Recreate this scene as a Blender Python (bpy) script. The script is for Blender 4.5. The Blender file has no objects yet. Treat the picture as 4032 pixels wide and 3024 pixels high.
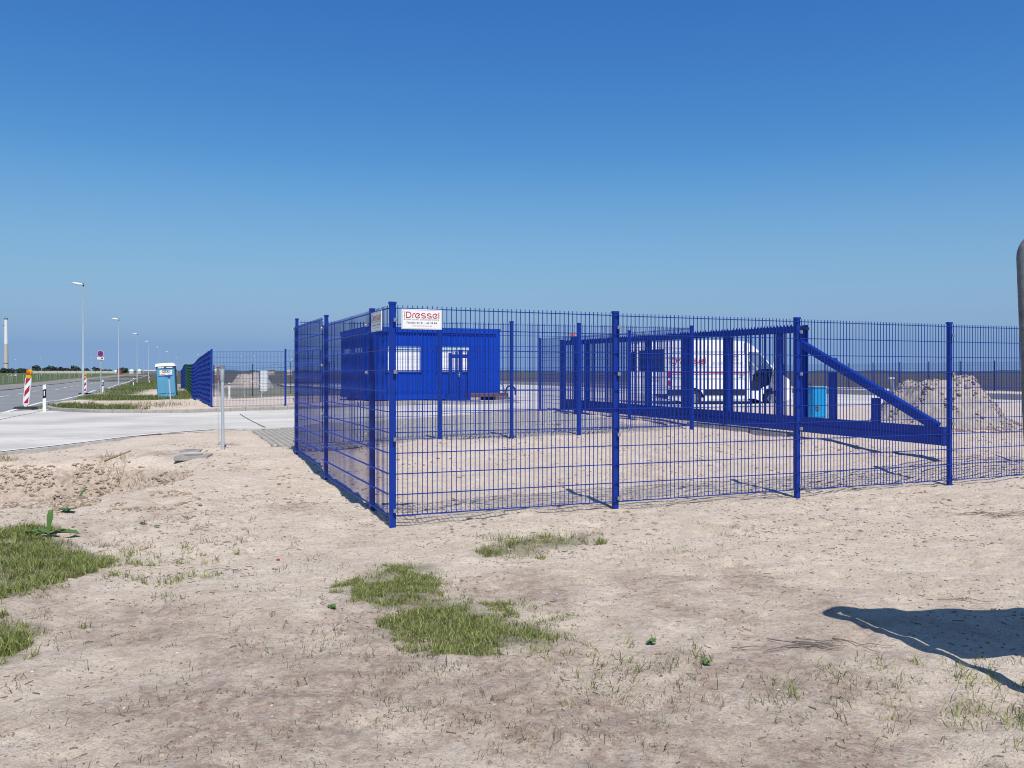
import bpy, bmesh, math, random
import numpy as np
from mathutils import Vector, Matrix
from mathutils.geometry import tessellate_polygon
random.seed(7)
rng = np.random.default_rng(11)
scene = bpy.context.scene
COL = scene.collection
R = math.radians

# ------------------------------------------------------------------ camera, sky, sun, exposure
EYE = 1.5
FPX = 3280.0            # focal length in pixels of the 4032 wide photograph
CX, HY = 2016.0, 1464.0 # image centre column, horizon row
cam_d = bpy.data.cameras.new('camera')
cam = bpy.data.objects.new('camera', cam_d); COL.objects.link(cam)
cam.location = (0, 0, EYE); cam.rotation_euler = (R(90), 0, 0)
cam_d.sensor_width = 36.0; cam_d.lens = 36.0 * FPX / 4032.0
cam_d.shift_y = -(1512 - HY) / 4032.0
cam_d.clip_start = 0.05; cam_d.clip_end = 20000
scene.camera = cam

SUN_EL, SUN_AZ = 56.0, 17.0      # sun behind the camera, AZ degrees to the right
SKY_GRADE = ((1.511, .332), (1.10, .783), (.578, 2.317))
w = bpy.data.worlds.new('World'); scene.world = w; w.use_nodes = True
nt = w.node_tree; nt.nodes.clear()
sky = nt.nodes.new('ShaderNodeTexSky'); sky.sky_type = 'NISHITA'; sky.sun_disc = False
sky.sun_elevation = R(SUN_EL); sky.sun_rotation = R(180 - SUN_AZ)
sky.altitude = 0; sky.air_density = 0.95; sky.dust_density = 0.0; sky.ozone_density = 3.0
bgn = nt.nodes.new('ShaderNodeBackground'); bgn.inputs['Strength'].default_value = 0.105
out = nt.nodes.new('ShaderNodeOutputWorld')
sp_ = nt.nodes.new('ShaderNodeSeparateColor'); cb_ = nt.nodes.new('ShaderNodeCombineColor'); nt.links.new(sky.outputs[0], sp_.inputs[0])
for i_, (p_, a_) in enumerate(SKY_GRADE):   # colour response of the phone camera, per channel
    pw_ = nt.nodes.new('ShaderNodeMath'); pw_.operation = 'POWER'; pw_.inputs[1].default_value = p_; nt.links.new(sp_.outputs[i_], pw_.inputs[0])
    ml_ = nt.nodes.new('ShaderNodeMath'); ml_.operation = 'MULTIPLY'; ml_.inputs[1].default_value = a_; nt.links.new(pw_.outputs[0], ml_.inputs[0]); nt.links.new(ml_.outputs[0], cb_.inputs[i_])
# thin haze band low over the horizon, the same all round
gn_ = nt.nodes.new('ShaderNodeTexCoord'); sx_ = nt.nodes.new('ShaderNodeSeparateXYZ'); nt.links.new(gn_.outputs['Generated'], sx_.inputs[0])
mr_ = nt.nodes.new('ShaderNodeMapRange'); mr_.inputs['From Min'].default_value = .25; mr_.inputs['From Max'].default_value = .03; nt.links.new(sx_.outputs[2], mr_.inputs['Value'])
pw_ = nt.nodes.new('ShaderNodeMath'); pw_.operation = 'POWER'; pw_.inputs[1].default_value = 1.15; nt.links.new(mr_.outputs[0], pw_.inputs[0])
mx_ = nt.nodes.new('ShaderNodeMix'); mx_.data_type = 'RGBA'; mx_.inputs['B'].default_value = (.222 / .105, .368 / .105, .600 / .105, 1)
zr_ = nt.nodes.new('ShaderNodeMapRange'); zr_.inputs['From Min'].default_value = .41; zr_.inputs['From Max'].default_value = .80; zr_.inputs['To Max'].default_value = 1.0; zr_.interpolation_type = 'SMOOTHSTEP'
nt.links.new(sx_.outputs[2], zr_.inputs['Value'])
mz_ = nt.nodes.new('ShaderNodeMix'); mz_.data_type = 'RGBA'; nt.links.new(zr_.outputs[0], mz_.inputs['Factor']); nt.links.new(cb_.outputs[0], mz_.inputs['A']); nt.links.new(sky.outputs[0], mz_.inputs['B'])
nt.links.new(pw_.outputs[0], mx_.inputs['Factor']); nt.links.new(mz_.outputs['Result'], mx_.inputs['A'])
nt.links.new(mx_.outputs['Result'], bgn.inputs['Color']); nt.links.new(bgn.outputs[0], out.inputs[0])
sd = bpy.data.lights.new('sun', 'SUN'); sun = bpy.data.objects.new('sun', sd); COL.objects.link(sun)
sd.energy = 4.8; sd.angle = R(0.4); sd.color = (1.0, 0.945, 0.86)
sdir = Vector((math.sin(R(SUN_AZ)) * math.cos(R(SUN_EL)), -math.cos(R(SUN_AZ)) * math.cos(R(SUN_EL)), math.sin(R(SUN_EL))))
sun.rotation_euler = sdir.to_track_quat('Z', 'Y').to_euler()
sun.location = (0, -20, 30)
scene.view_settings.view_transform = 'Standard'; scene.view_settings.look = 'None'
scene.view_settings.gamma = 1.0; scene.view_settings.exposure = 0.0
scene.view_settings.use_curve_mapping = False
scene.cycles.pixel_filter_type = 'BLACKMAN_HARRIS'; scene.cycles.filter_width = 1.05
scene.cycles.max_bounces = 6; scene.cycles.transparent_max_bounces = 12

# site axes: U along the front fence, V along the road
TH = R(22.6)
U = Vector((math.cos(TH), math.sin(TH), 0)); V = Vector((-math.sin(TH), math.cos(TH), 0))

# ------------------------------------------------------------------ noise and terrain height
def _hash(ix, iy, seed):
    n = (ix.astype(np.int64) * 374761393 + iy.astype(np.int64) * 668265263 + seed * 1274126177) & 0x7fffffff
    n = ((n ^ (n >> 13)) * 1274126177) & 0x7fffffff
    n = (n ^ (n >> 16)) & 0xffff
    return n / 65535.0
def vn(x, y, s, seed=0):
    x = np.asarray(x, float) / s; y = np.asarray(y, float) / s
    ix = np.floor(x); iy = np.floor(y); fx = x - ix; fy = y - iy
    fx = fx * fx * (3 - 2 * fx); fy = fy * fy * (3 - 2 * fy)
    a = _hash(ix, iy, seed); b = _hash(ix + 1, iy, seed); c = _hash(ix, iy + 1, seed); d = _hash(ix + 1, iy + 1, seed)
    return (a + (b - a) * fx) * (1 - fy) + (c + (d - c) * fx) * fy - 0.5
CP = np.array([(-1.16, 8.05, .0), (1.1, 9, .04), (3.4, 9.9, .02), (5.7, 10.9, .03), (8, 11.9, .05), (-1.5, 8.8, .01), (-2.5, 11.2, .05),
 (-3.5, 13.7, .16), (-1.2, 14.8, .285), (1.3, 16, .29), (3.7, 17.1, .32), (2.8, 19.4, .4), (.8, 24, .38), (0, 0, 0), (0, 4, 0), (3, 3, 0), (-3, 3, 0),
 (-3, 6, 0), (5.5, 6, .02), (0, 6, 0), (3, 6.5, 0), (-5, 14.5, .12), (-8.7, 14.1, .09), (-7, 19.8, .10), (-6.2, 19.2, .15), (-8, 24, .1), (-12, 20, .07),
 (-12.2, 28.6, .07), (-10.9, 30.8, .2), (-20, 52, -.13), (-36, 91, -.4), (-31, 60, -.15), (-19, 33, .06), (-18, 29.5, .05), (-26, 20, .0), (-46.6, 98, -.24),
 (-60, 135, -.3), (-5, 31, .38), (0, 33.4, .38), (0, 28, .26), (8, 34, .16), (6.6, 13.2, .22), (5.2, 15, .3), (9.4, 18.5, .3), (7.5, 20.6, .35),
 (13, 31, .3), (18.6, 44, .26), (0, 79, .24), (33.8, 56, .16), (27, 75, .14), (-14, 12, .05), (-20.8, 70, .05), (-12, 55, .08), (-26, 100, 0),
 (60, 60, .1), (40, 20, .1), (100, 150, 0), (-120, 100, -.3), (0, 220, 0), (-140, 260, -.3), (200, 0, 0), (-200, 0, -.1), (0, -100, 0), (300, 400, -.1), (-300, 500, -.3), (0, 900, -.1)])
def Hn(x, y):
    x = np.asarray(x, float); y = np.asarray(y, float)
    num = np.zeros_like(x); den = np.zeros_like(x)
    for cx, cy, cz in CP:
        wgt = 1.0 / ((x - cx) ** 2 + (y - cy) ** 2 + 0.6) ** 2
        num += wgt * cz; den += wgt
    h = num / den
    # drainage hollow at the left
    ax, ay, bx, by = -6.2, 11.2, -12.0, 9.6
    t = np.clip(((x - ax) * (bx - ax) + (y - ay) * (by - ay)) / ((bx - ax) ** 2 + (by - ay) ** 2), 0, 1)
    d = np.hypot(x - (ax + (bx - ax) * t), (y - (ay + (by - ay) * t)) * .85)
    k = np.clip((1 - d / 2.0) * 1.7, 0, 1); k = k * k * (3 - 2 * k)
    return h - .62 * k
def H(x, y): return float(Hn(np.array([x]), np.array([y]))[0])
def P(px, py):
    """ground point seen at a pixel of the photograph"""
    z = 0.0
    for _ in range(40):
        Y = FPX * (EYE - z) / (py - HY); X = (px - CX) * Y / FPX
        z = .5 * z + .5 * H(X, Y)
    return (X, Y)
def GX(px, Y): return (px - CX) * Y / FPX
def inpoly(x, y, poly):
    c = np.zeros(x.shape, bool); n = len(poly)
    for i in range(n):
        x1, y1 = poly[i]; x2, y2 = poly[(i + 1) % n]
        if y1 == y2: continue
        cond = ((y1 > y) != (y2 > y)) & (x < (x2 - x1) * (y - y1) / (y2 - y1) + x1)
        c ^= cond
    return c

# ------------------------------------------------------------------ mesh helpers
class MB:
    def __init__(s): s.v = []; s.f = []
    def add(s, vs, fs):
        o = len(s.v); s.v += [tuple(v) for v in vs]; s.f += [tuple(i + o for i in f) for f in fs]; return s
    def box(s, c, size, ax=None):
        c = Vector(c); hx, hy, hz = size[0] / 2, size[1] / 2, size[2] / 2
        X, Y, Z = ax if ax else (Vector((1, 0, 0)), Vector((0, 1, 0)), Vector((0, 0, 1)))
        vs = [c + X * (i * hx) + Y * (j * hy) + Z * (k * hz) for k in (-1, 1) for i, j in ((-1, -1), (1, -1), (1, 1), (-1, 1))]
        return s.add(vs, [(3, 2, 1, 0), (4, 5, 6, 7), (0, 1, 5, 4), (1, 2, 6, 5), (2, 3, 7, 6), (3, 0, 4, 7)])
    def bar(s, a, b, wd, ht, up=(0, 0, 1)):
        a = Vector(a); b = Vector(b); X = (b - a); L = X.length; X.normalize()
        Y = Vector(up).cross(X)
        if Y.length < 1e-4: Y = Vector((1, 0, 0)).cross(X)
        Y.normalize(); Z = X.cross(Y)
        return s.box((a + b) / 2, (L, wd, ht), (X, Y, Z))
    def tube(s, pts, rad, n=10, cap=True):
        pts = [Vector(p) for p in pts]; rads = rad if isinstance(rad, (list, tuple)) else [rad] * len(pts)
        o = len(s.v); up = None
        for i, p in enumerate(pts):
            t = (pts[min(i + 1, len(pts) - 1)] - pts[max(i - 1, 0)]).normalized()
            if up is None: up = Vector((0, 0, 1)) if abs(t.z) < .9 else Vector((1, 0, 0))
            x = up.cross(t)
            if x.length < 1e-5: x = Vector((0, 1, 0)).cross(t)
            x.normalize(); y = t.cross(x); up = y
            for k in range(n):
                a = 2 * math.pi * k / n
                s.v.append(tuple(p + x * (math.cos(a) * rads[i]) + y * (math.sin(a) * rads[i])))
        for i in range(len(pts) - 1):
            for k in range(n):
                k2 = (k + 1) % n
                s.f.append((o + i * n + k, o + i * n + k2, o + (i + 1) * n + k2, o + (i + 1) * n + k))
        if cap:
            c0 = len(s.v); s.v += s.v[o:o + n]; s.f.append(tuple(c0 + k for k in reversed(range(n))))
            c1 = len(s.v); l0 = o + (len(pts) - 1) * n; s.v += s.v[l0:l0 + n]; s.f.append(tuple(c1 + k for k in range(n)))
        return s
    def prism(s, poly, a, b):
        """poly: list of points, swept by vectors a..b"""
        a = Vector(a); b = Vector(b); n = len(poly)
        vs = [Vector(p) + a for p in poly] + [Vector(p) + b for p in poly]
        return s.add(vs, [tuple(reversed(range(n))), tuple(range(n, 2 * n))] + [(i, (i + 1) % n, n + (i + 1) % n, n + i) for i in range(n)])
    def build(s, name, mat, parent=None, smooth=False, bevel=0):
        me = bpy.data.meshes.new(name); me.from_pydata(s.v, [], s.f)
        if mat: me.materials.append(mat)
        bm = bmesh.new(); bm.from_mesh(me)
        bmesh.ops.recalc_face_normals(bm, faces=bm.faces)
        if bevel: bmesh.ops.bevel(bm, geom=bm.edges[:], offset=bevel, segments=2, affect='EDGES', clamp_overlap=True)
        bm.to_mesh(me); bm.free()
        if smooth: me.polygons.foreach_set('use_smooth', [True] * len(me.polygons))
        o = bpy.data.objects.new(name, me); COL.objects.link(o)
        if parent: o.parent = parent
        return o
def np_obj(name, verts, faces, mat, parent=None, smooth=False):
    """faces: list of int arrays (n,3) or (n,4)"""
    me = bpy.data.meshes.new(name); me.vertices.add(len(verts)); me.vertices.foreach_set('co', np.asarray(verts, np.float32).ravel())
    lv = np.concatenate([f.ravel() for f in faces]); tot = np.concatenate([np.full(len(f), f.shape[1]) for f in faces])
    me.loops.add(len(lv)); me.loops.foreach_set('vertex_index', lv.astype(np.int32))
    me.polygons.add(len(tot)); st = np.concatenate([[0], np.cumsum(tot)[:-1]])
    me.polygons.foreach_set('loop_start', st.astype(np.int32)); me.polygons.foreach_set('loop_total', tot.astype(np.int32))
    if smooth: me.polygons.foreach_set('use_smooth', np.ones(len(tot), bool))
    me.materials.append(mat); me.update(calc_edges=True); me.validate()
    o = bpy.data.objects.new(name, me); COL.objects.link(o)
    if parent: o.parent = parent
    return o
def tag(o, label=None, cat=None, group=None, kind=None):
    if label: o['label'] = label
    if cat: o['category'] = cat
    if group: o['group'] = group
    if kind: o['kind'] = kind
    return o
def root(name, loc, label, cat, group=None, rz=0):
    o = bpy.data.objects.new(name, None); COL.objects.link(o); o.location = loc; o.rotation_euler = (0, 0, rz)
    o.empty_display_size = .2
    return tag(o, label, cat, group)
def copy_tree(o, parent=None):
    c = o.copy(); COL.objects.link(c); c.parent = parent
    for ch in o.children: copy_tree(ch, c)
    return c
def empty(name, parent, loc=(0, 0, 0)):
    o = bpy.data.objects.new(name, None); COL.objects.link(o); o.parent = parent; o.location = loc; return o
def link_mesh(name, me, parent, loc=(0, 0, 0), rz=0):
    o = bpy.data.objects.new(name, me); COL.objects.link(o); o.parent = parent; o.location = loc; o.rotation_euler = (0, 0, rz); return o

# ------------------------------------------------------------------ materials
def mat(name, col, rough=.6, metal=0., var=.0, vscale=6., bump=0., bscale=60., spec=None, island=0., col2=None, coat=0.):
    m = bpy.data.materials.new(name); m.use_nodes = True; t = m.node_tree; b = t.nodes['Principled BSDF']
    b.inputs['Roughness'].default_value = rough; b.inputs['Metallic'].default_value = metal
    b.inputs['Base Color'].default_value = (*col, 1)
    if spec is not None: b.inputs['Specular IOR Level'].default_value = spec
    if coat: b.inputs['Coat Weight'].default_value = coat; b.inputs['Coat Roughness'].default_value = .12
    geo = t.nodes.new('ShaderNodeNewGeometry')
    if var or island:
        c2 = col2 if col2 else tuple(min(1, c * (1 - .55)) for c in col)
        mix = t.nodes.new('ShaderNodeMix'); mix.data_type = 'RGBA'
        mix.inputs['A'].default_value = (*col, 1); mix.inputs['B'].default_value = (*c2, 1)
        if island:
            mr = t.nodes.new('ShaderNodeMath'); mr.operation = 'MULTIPLY'; mr.inputs[1].default_value = island
            t.links.new(geo.outputs['Random Per Island'], mr.inputs[0]); fac = mr.outputs[0]
        else:
            n = t.nodes.new('ShaderNodeTexNoise'); n.inputs['Scale'].default_value = vscale; n.inputs['Detail'].default_value = 6
            n.inputs['Roughness'].default_value = .65
            t.links.new(geo.outputs['Position'], n.inputs['Vector'])
            mr = t.nodes.new('ShaderNodeMapRange'); mr.inputs['From Min'].default_value = .38; mr.inputs['From Max'].default_value = .72
            mr.inputs['To Max'].default_value = var; t.links.new(n.outputs['Fac'], mr.inputs['Value']); fac = mr.outputs[0]
        t.links.new(fac, mix.inputs['Factor']); t.links.new(mix.outputs['Result'], b.inputs['Base Color'])
    if bump:
        n2 = t.nodes.new('ShaderNodeTexNoise'); n2.inputs['Scale'].default_value = bscale; n2.inputs['Detail'].default_value = 4
        t.links.new(geo.outputs['Position'], n2.inputs['Vector'])
        bp = t.nodes.new('ShaderNodeBump'); bp.inputs['Strength'].default_value = bump; bp.inputs['Distance'].default_value = .01
        t.links.new(n2.outputs['Fac'], bp.inputs['Height']); t.links.new(bp.outputs[0], b.inputs['Normal'])
    return m
M = {}
M['blue'] = mat('ultramarine_powder_coat', (.002, .029, .28), .42, var=.5, vscale=9, col2=(.010, .040, .27), spec=.3)
M['blue_far'] = mat('ultramarine_container_paint', (.001, .050, .45), .5, var=.55, vscale=1.6, col2=(.004, .038, .30), spec=.22)
M['green'] = mat('dark_green_powder_coat', (.008, .07, .04), .45)
M['dkgreen'] = mat('blackish_green_steel', (.015, .025, .025), .5)
M['steel'] = mat('stainless_steel', (.55, .53, .5), .3, .9)
M['galv'] = mat('galvanised_steel', (.33, .36, .38), .45, .55, var=.5, vscale=25, col2=(.2, .22, .24))
M['galvl'] = mat('pale_galvanised_steel', (.42, .47, .52), .5, .0, var=.3, vscale=8, col2=(.32, .37, .42))
M['galvd'] = mat('weathered_grey_steel', (.20, .205, .21), .6, .1, var=.9, vscale=22, col2=(.08, .082, .085), bump=.15, bscale=90)
M['black'] = mat('black_plastic', (.012, .012, .013), .5)
M['rubber'] = mat('black_rubber', (.022, .022, .024), .8, bump=.2, bscale=120)
M['white'] = mat('white_paint', (.80, .81, .82), .35, var=.12, vscale=4, col2=(.62, .62, .6))
M['vanwhite'] = mat('white_van_paint', (.80, .81, .82), .25, var=.1, vscale=2, col2=(.7, .7, .68), coat=.5)
M['print_white'] = mat('white_sign_face', (.80, .80, .80), .4)
M['red'] = mat('sign_red', (.45, .012, .03), .4)
M['grey_print'] = mat('grey_print', (.16, .165, .18), .5)
M['dark_print'] = mat('dark_print', (.03, .032, .04), .5)
M['pale_print'] = mat('pale_grey_print', (.35, .36, .38), .5)
M['sign_blue'] = mat('sign_blue', (.02, .07, .42), .4)
M['orange'] = mat('orange_lens', (.75, .14, .01), .25)
M['yellow'] = mat('yellow_plastic', (.75, .42, .01), .45)
M['toilet'] = mat('light_blue_plastic', (.10, .34, .55), .5, var=.3, vscale=2, col2=(.16, .42, .62))
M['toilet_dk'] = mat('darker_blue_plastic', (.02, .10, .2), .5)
M['cyan'] = mat('cyan_blue_paint', (.012, .30, .62), .4)
M['cyand'] = mat('cyan_blue_shaded_copy', (.010, .13, .30), .4)  # darker copy of the box blue with shade in the colour; not applied
M['brown'] = mat('reddish_brown_timber', (.14, .06, .04), .7, var=.6, vscale=12)
M['shutter'] = mat('white_roller_shutter', (.84, .85, .86), .5)
M['tint'] = mat('pale_blue_shutter_box', (.45, .6, .7), .4)
M['conc'] = mat('precast_concrete', (.40, .38, .35), .85, var=.55, vscale=5, bump=.3, bscale=70)
M['kerb'] = mat('grey_kerb_concrete', (.36, .34, .315), .85, var=.5, vscale=7, bump=.3, bscale=60)
M['clod'] = mat('sandy_clod', (.47, .38, .30), .95, island=1.0, col2=(.20, .145, .105), bump=.6, bscale=120)
M['stone'] = mat('shell_fragment', (.78, .76, .72), .6, island=.7, col2=(.45, .4, .35))
M['pebble'] = mat('brown_pebble', (.26, .2, .16), .8, island=.9, col2=(.09, .07, .06))
M['dirt'] = mat('heap_soil', (.42, .375, .32), .95, var=.8, vscale=7, col2=(.22, .19, .155), bump=1.0, bscale=22)
M['heap_clod'] = mat('dark_heap_clod', (.46, .38, .30), .95, island=1.0, col2=(.15, .11, .08), bump=.6, bscale=80)
M['grass'] = mat('grass_blade', (.33, .34, .09), .5, island=1.0, col2=(.05, .10, .022))
M['grass2'] = mat('dry_grass_blade', (.30, .27, .17), .7, island=1.0, col2=(.075, .08, .045))
M['straw'] = mat('straw_blade', (.38, .31, .18), .8, island=.9, col2=(.16, .125, .075))
M['verge'] = mat('verge_grass_blade', (.17, .19, .055), .65, island=1.0, col2=(.07, .105, .03))
M['leaf'] = mat('dock_leaf', (.085, .17, .035), .5, var=.6, vscale=30, col2=(.05, .11, .025))
M['twig'] = mat('dry_twig', (.10, .08, .065), .8, island=.8, col2=(.2, .17, .15))
M['tree'] = mat('distant_foliage', (.045, .075, .055), .8, island=1.0, col2=(.03, .05, .045))
M['trunk'] = mat('bark', (.07, .055, .045), .9)
M['wood'] = mat('distant_woods', (.04, .075, .075), .9, var=.6, vscale=.02, col2=(.03, .055, .06))
M['farwall'] = mat('pale_concrete_wall', (.52, .48, .44), .8)
M['fpost'] = mat('weathered_field_post', (.30, .36, .28), .9, island=.6)
M['redbox'] = mat('red_container_paint', (.5, .03, .03), .5)
M['orange_roof'] = mat('orange_tile', (.45, .17, .08), .7)
M['frame_grey'] = mat('grey_frame', (.2, .21, .22), .5)
def glass(name, col, rough=.02, alpha=.35):
    m = bpy.data.materials.new(name); m.use_nodes = True; t = m.node_tree; t.nodes.clear()
    o = t.nodes.new('ShaderNodeOutputMaterial'); mx = t.nodes.new('ShaderNodeMixShader'); tr = t.nodes.new('ShaderNodeBsdfTransparent')
    gl = t.nodes.new('ShaderNodeBsdfPrincipled'); gl.inputs['Base Color'].default_value = (*col, 1); gl.inputs['Roughness'].default_value = rough
    tr.inputs['Color'].default_value = (.75, .8, .82, 1); mx.inputs[0].default_value = alpha
    t.links.new(tr.outputs[0], mx.inputs[1]); t.links.new(gl.outputs[0], mx.inputs[2]); t.links.new(mx.outputs[0], o.inputs[0]); return m
M['glass'] = glass('clear_glass', (.05, .07, .08))
M['glassd'] = mat('dark_tinted_glass', (.012, .016, .02), .08, spec=.6)

# --- ground material (sand, wet and dark patches, grass and moor by masks)
def ground_mat():
    m = bpy.data.materials.new('sandy_soil'); m.use_nodes = True; t = m.node_tree; b = t.nodes['Principled BSDF']
    N = t.nodes.new; L = t.links.new
    geo = N('ShaderNodeNewGeometry'); at = N('ShaderNodeAttribute'); at.attribute_name = 'masks'
    sep = N('ShaderNodeSeparateColor'); L(at.outputs['Color'], sep.inputs[0])
    def noise(s, d=5, r=.6, vec=None):
        n = N('ShaderNodeTexNoise'); n.inputs['Scale'].default_value = s; n.inputs['Detail'].default_value = d; n.inputs['Roughness'].default_value = r
        L(vec or geo.outputs['Position'], n.inputs['Vector']); return n.outputs['Fac']
    def rng_(v, a, b_, lo=0, hi=1):
        r = N('ShaderNodeMapRange'); r.inputs['From Min'].default_value = a; r.inputs['From Max'].default_value = b_
        r.inputs['To Min'].default_value = lo; r.inputs['To Max'].default_value = hi; L(v, r.inputs['Value']); return r.outputs[0]
    def mix(f, a, b_):
        x = N('ShaderNodeMix'); x.data_type = 'RGBA'
        if isinstance(f, float): x.inputs['Factor'].default_value = f
        else: L(f, x.inputs['Factor'])
        for k, v in (('A', a), ('B', b_)):
            if isinstance(v, tuple): x.inputs[k].default_value = (*v, 1)
            else: L(v, x.inputs[k])
        return x.outputs['Result']
    def mul(a, b_):
        x = N('ShaderNodeMath'); x.operation = 'MULTIPLY'
        for i, v in enumerate((a, b_)):
            if isinstance(v, (int, float)): x.inputs[i].default_value = v
            else: L(v, x.inputs[i])
        return x.outputs[0]
    sand = mix(rng_(noise(1.3), .35, .65), (.69, .60, .51), (.61, .515, .42))
    sand = mix(rng_(noise(22, 6, .75), .51, .62, 0, .42), sand, (.33, .25, .19))
    sand = mix(rng_(noise(48, 5, .8), .585, .625, 0, .7), sand, (.16, .115, .085))
    sand = mix(rng_(noise(110, 3, .7), .60, .66, 0, .6), sand, (.19, .14, .105))
    sand = mix(rng_(noise(260, 2, .5), .34, .26, 0, .6), sand, (.62, .56, .49))
    sand = mix(mul(sep.outputs['Blue'], rng_(noise(11, 7, .8), .40, .58, .35, 1)), sand, (.31, .23, .19))
    vd = N('ShaderNodeTexVoronoi'); vd.inputs['Scale'].default_value = 34; L(geo.outputs['Position'], vd.inputs['Vector'])
    sd_ = N('ShaderNodeSeparateColor'); L(vd.outputs['Color'], sd_.inputs[0])
    sand = mix(mul(rng_(vd.outputs['Distance'], .24, .14), mul(rng_(sd_.outputs[1], .86, .88), .85)), sand, (.10, .07, .052))
    # shell crumbs
    vo = N('ShaderNodeTexVoronoi'); vo.inputs['Scale'].default_value = 42; L(geo.outputs['Position'], vo.inputs['Vector'])
    sc = N('ShaderNodeSeparateColor'); L(vo.outputs['Color'], sc.inputs[0])
    crumb = mul(rng_(vo.outputs['Distance'], .16, .10), rng_(sc.outputs[0], .955, .96))
    sand = mix(crumb, sand, (.78, .74, .68))
    gr = mix(rng_(noise(3.2, 6, .7), .35, .65), (.06, .105, .035), (.09, .125, .045))
    gr = mix(rng_(noise(.25, 4, .6), .4, .62, 0, .5), gr, (.075, .085, .04))
    moor = mix(rng_(noise(.12, 5, .65), .35, .65), (.075, .08, .055), (.115, .10, .07))
    vg = mul(sep.outputs['Red'], rng_(noise(5, 5, .7), .30, .5, .75, 1))
    c = mix(vg, sand, gr); c = mix(sep.outputs['Green'], c, moor)
    L(c, b.inputs['Base Color']); b.inputs['Roughness'].default_value = .95; b.inputs['Specular IOR Level'].default_value = .15
    b1 = N('ShaderNodeBump'); b1.inputs['Strength'].default_value = .9; b1.inputs['Distance'].default_value = .035; L(noise(16, 6, .68), b1.inputs['Height'])
    b2 = N('ShaderNodeBump'); b2.inputs['Strength'].default_value = .8; b2.inputs['Distance'].default_value = .012; L(noise(95, 4, .7), b2.inputs['Height'])
    L(b1.outputs[0], b2.inputs['Normal']); L(b2.outputs[0], b.inputs['Normal'])
    return m
M['ground'] = ground_mat()

def pave_mat(name, c1, c2, streak=None, bump=.2, crack=False):
    m = bpy.data.materials.new(name); m.use_nodes = True; t = m.node_tree; b = t.nodes['Principled BSDF']; N = t.nodes.new; L = t.links.new
    geo = N('ShaderNodeNewGeometry'); mp = N('ShaderNodeMapping'); mp.inputs['Rotation'].default_value = (0, 0, -TH)
    mp.inputs['Scale'].default_value = streak or (1, 1, 1); L(geo.outputs['Position'], mp.inputs['Vector'])
    n = N('ShaderNodeTexNoise'); n.inputs['Scale'].default_value = 1.4; n.inputs['Detail'].default_value = 7; n.inputs['Roughness'].default_value = .7
    L(mp.outputs[0], n.inputs['Vector'])
    n2 = N('ShaderNodeTexNoise'); n2.inputs['Scale'].default_value = .35; n2.inputs['Detail'].default_value = 4; L(geo.outputs['Position'], n2.inputs['Vector'])
    ad = N('ShaderNodeMath'); ad.operation = 'ADD'; L(n.outputs['Fac'], ad.inputs[0]); L(n2.outputs['Fac'], ad.inputs[1])
    r = N('ShaderNodeMapRange'); r.inputs['From Min'].default_value = .86; r.inputs['From Max'].default_value = 1.16; L(ad.outputs[0], r.inputs['Value'])
    x = N('ShaderNodeMix'); x.data_type = 'RGBA'; x.inputs['A'].default_value = (*c1, 1); x.inputs['B'].default_value = (*c2, 1)
    L(r.outputs[0], x.inputs['Factor']); L(x.outputs['Result'], b.inputs['Base Color'])
    b.inputs['Roughness'].default_value = .85; b.inputs['Specular IOR Level'].default_value = .25
    n3 = N('ShaderNodeTexNoise'); n3.inputs['Scale'].default_value = 60; L(geo.outputs['Position'], n3.inputs['Vector'])
    bp = N('ShaderNodeBump'); bp.inputs['Strength'].default_value = bump; bp.inputs['Distance'].default_value = .01
    L(n3.outputs['Fac'], bp.inputs['Height']); L(bp.outputs[0], b.inputs['Normal']); return m
M['concrete_road'] = pave_mat('brushed_concrete', (.62, .60, .565), (.44, .42, .395), (.25, 6, 1))
M['asphalt'] = pave_mat('grey_asphalt', (.245, .255, .265), (.195, .205, .215))
M['footway'] = pave_mat('grey_footway_paving', (.26, .25, .235), (.21, .2, .19))
M['marking'] = mat('road_marking_paint', (.72, .72, .70), .6)
M['pale_edge'] = mat('pale_concrete_edge', (.72, .70, .67), .8, var=.4, vscale=6, col2=(.5, .48, .45))
M['joint'] = mat('dark_joint', (.10, .095, .09), .9)

# ------------------------------------------------------------------ region outlines on the ground
P_conc1 = [P(-700, 1880), P(0, 1789), P(244, 1762), P(488, 1729), P(640, 1712), P(847, 1697), P(985, 1697), P(1156, 1685), P(1296, 1666),
           P(1296, 1612), P(1145, 1615), P(832, 1625), P(600, 1630), P(400, 1629), P(250, 1623), P(179, 1613), P(60, 1622), P(-500, 1690)]
P_conc2 = [P(1296, 1666), P(1479, 1657), P(1850, 1633), P(2100, 1614), (11.6, 29.6), (22.5, 34.0), (21.6, 36.0), (18.2, 44.0), (1.0, 79.0), (-8.5, 98), (-27, 96), (-5.2, 44.5), (-1.5, 35.5),
           P(2052, 1588), P(1540, 1597), P(1296, 1612)]
E0 = Vector((*P(0, 1630), 0)); E1 = Vector((*P(330, 1553), 0)); RV = (E1 - E0).normalized(); RN = Vector((-RV.y, RV.x, 0))  # along the road, to its left
if RN.x > 0: RN = -RN
def road(s, t):  # s along from E0, t to the left of the near edge line
    p = E0 + RV * s + RN * t; return (p.x, p.y)
def strip(s0, s1, t0, t1): return [road(s0, t0), road(s1, t0), road(s1, t1), road(s0, t1)]
ROADW = 8.2
P_road = strip(-70, 420, -.55, ROADW); P_foot = strip(-70, 420, ROADW + .15, ROADW + 5.0)
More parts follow.
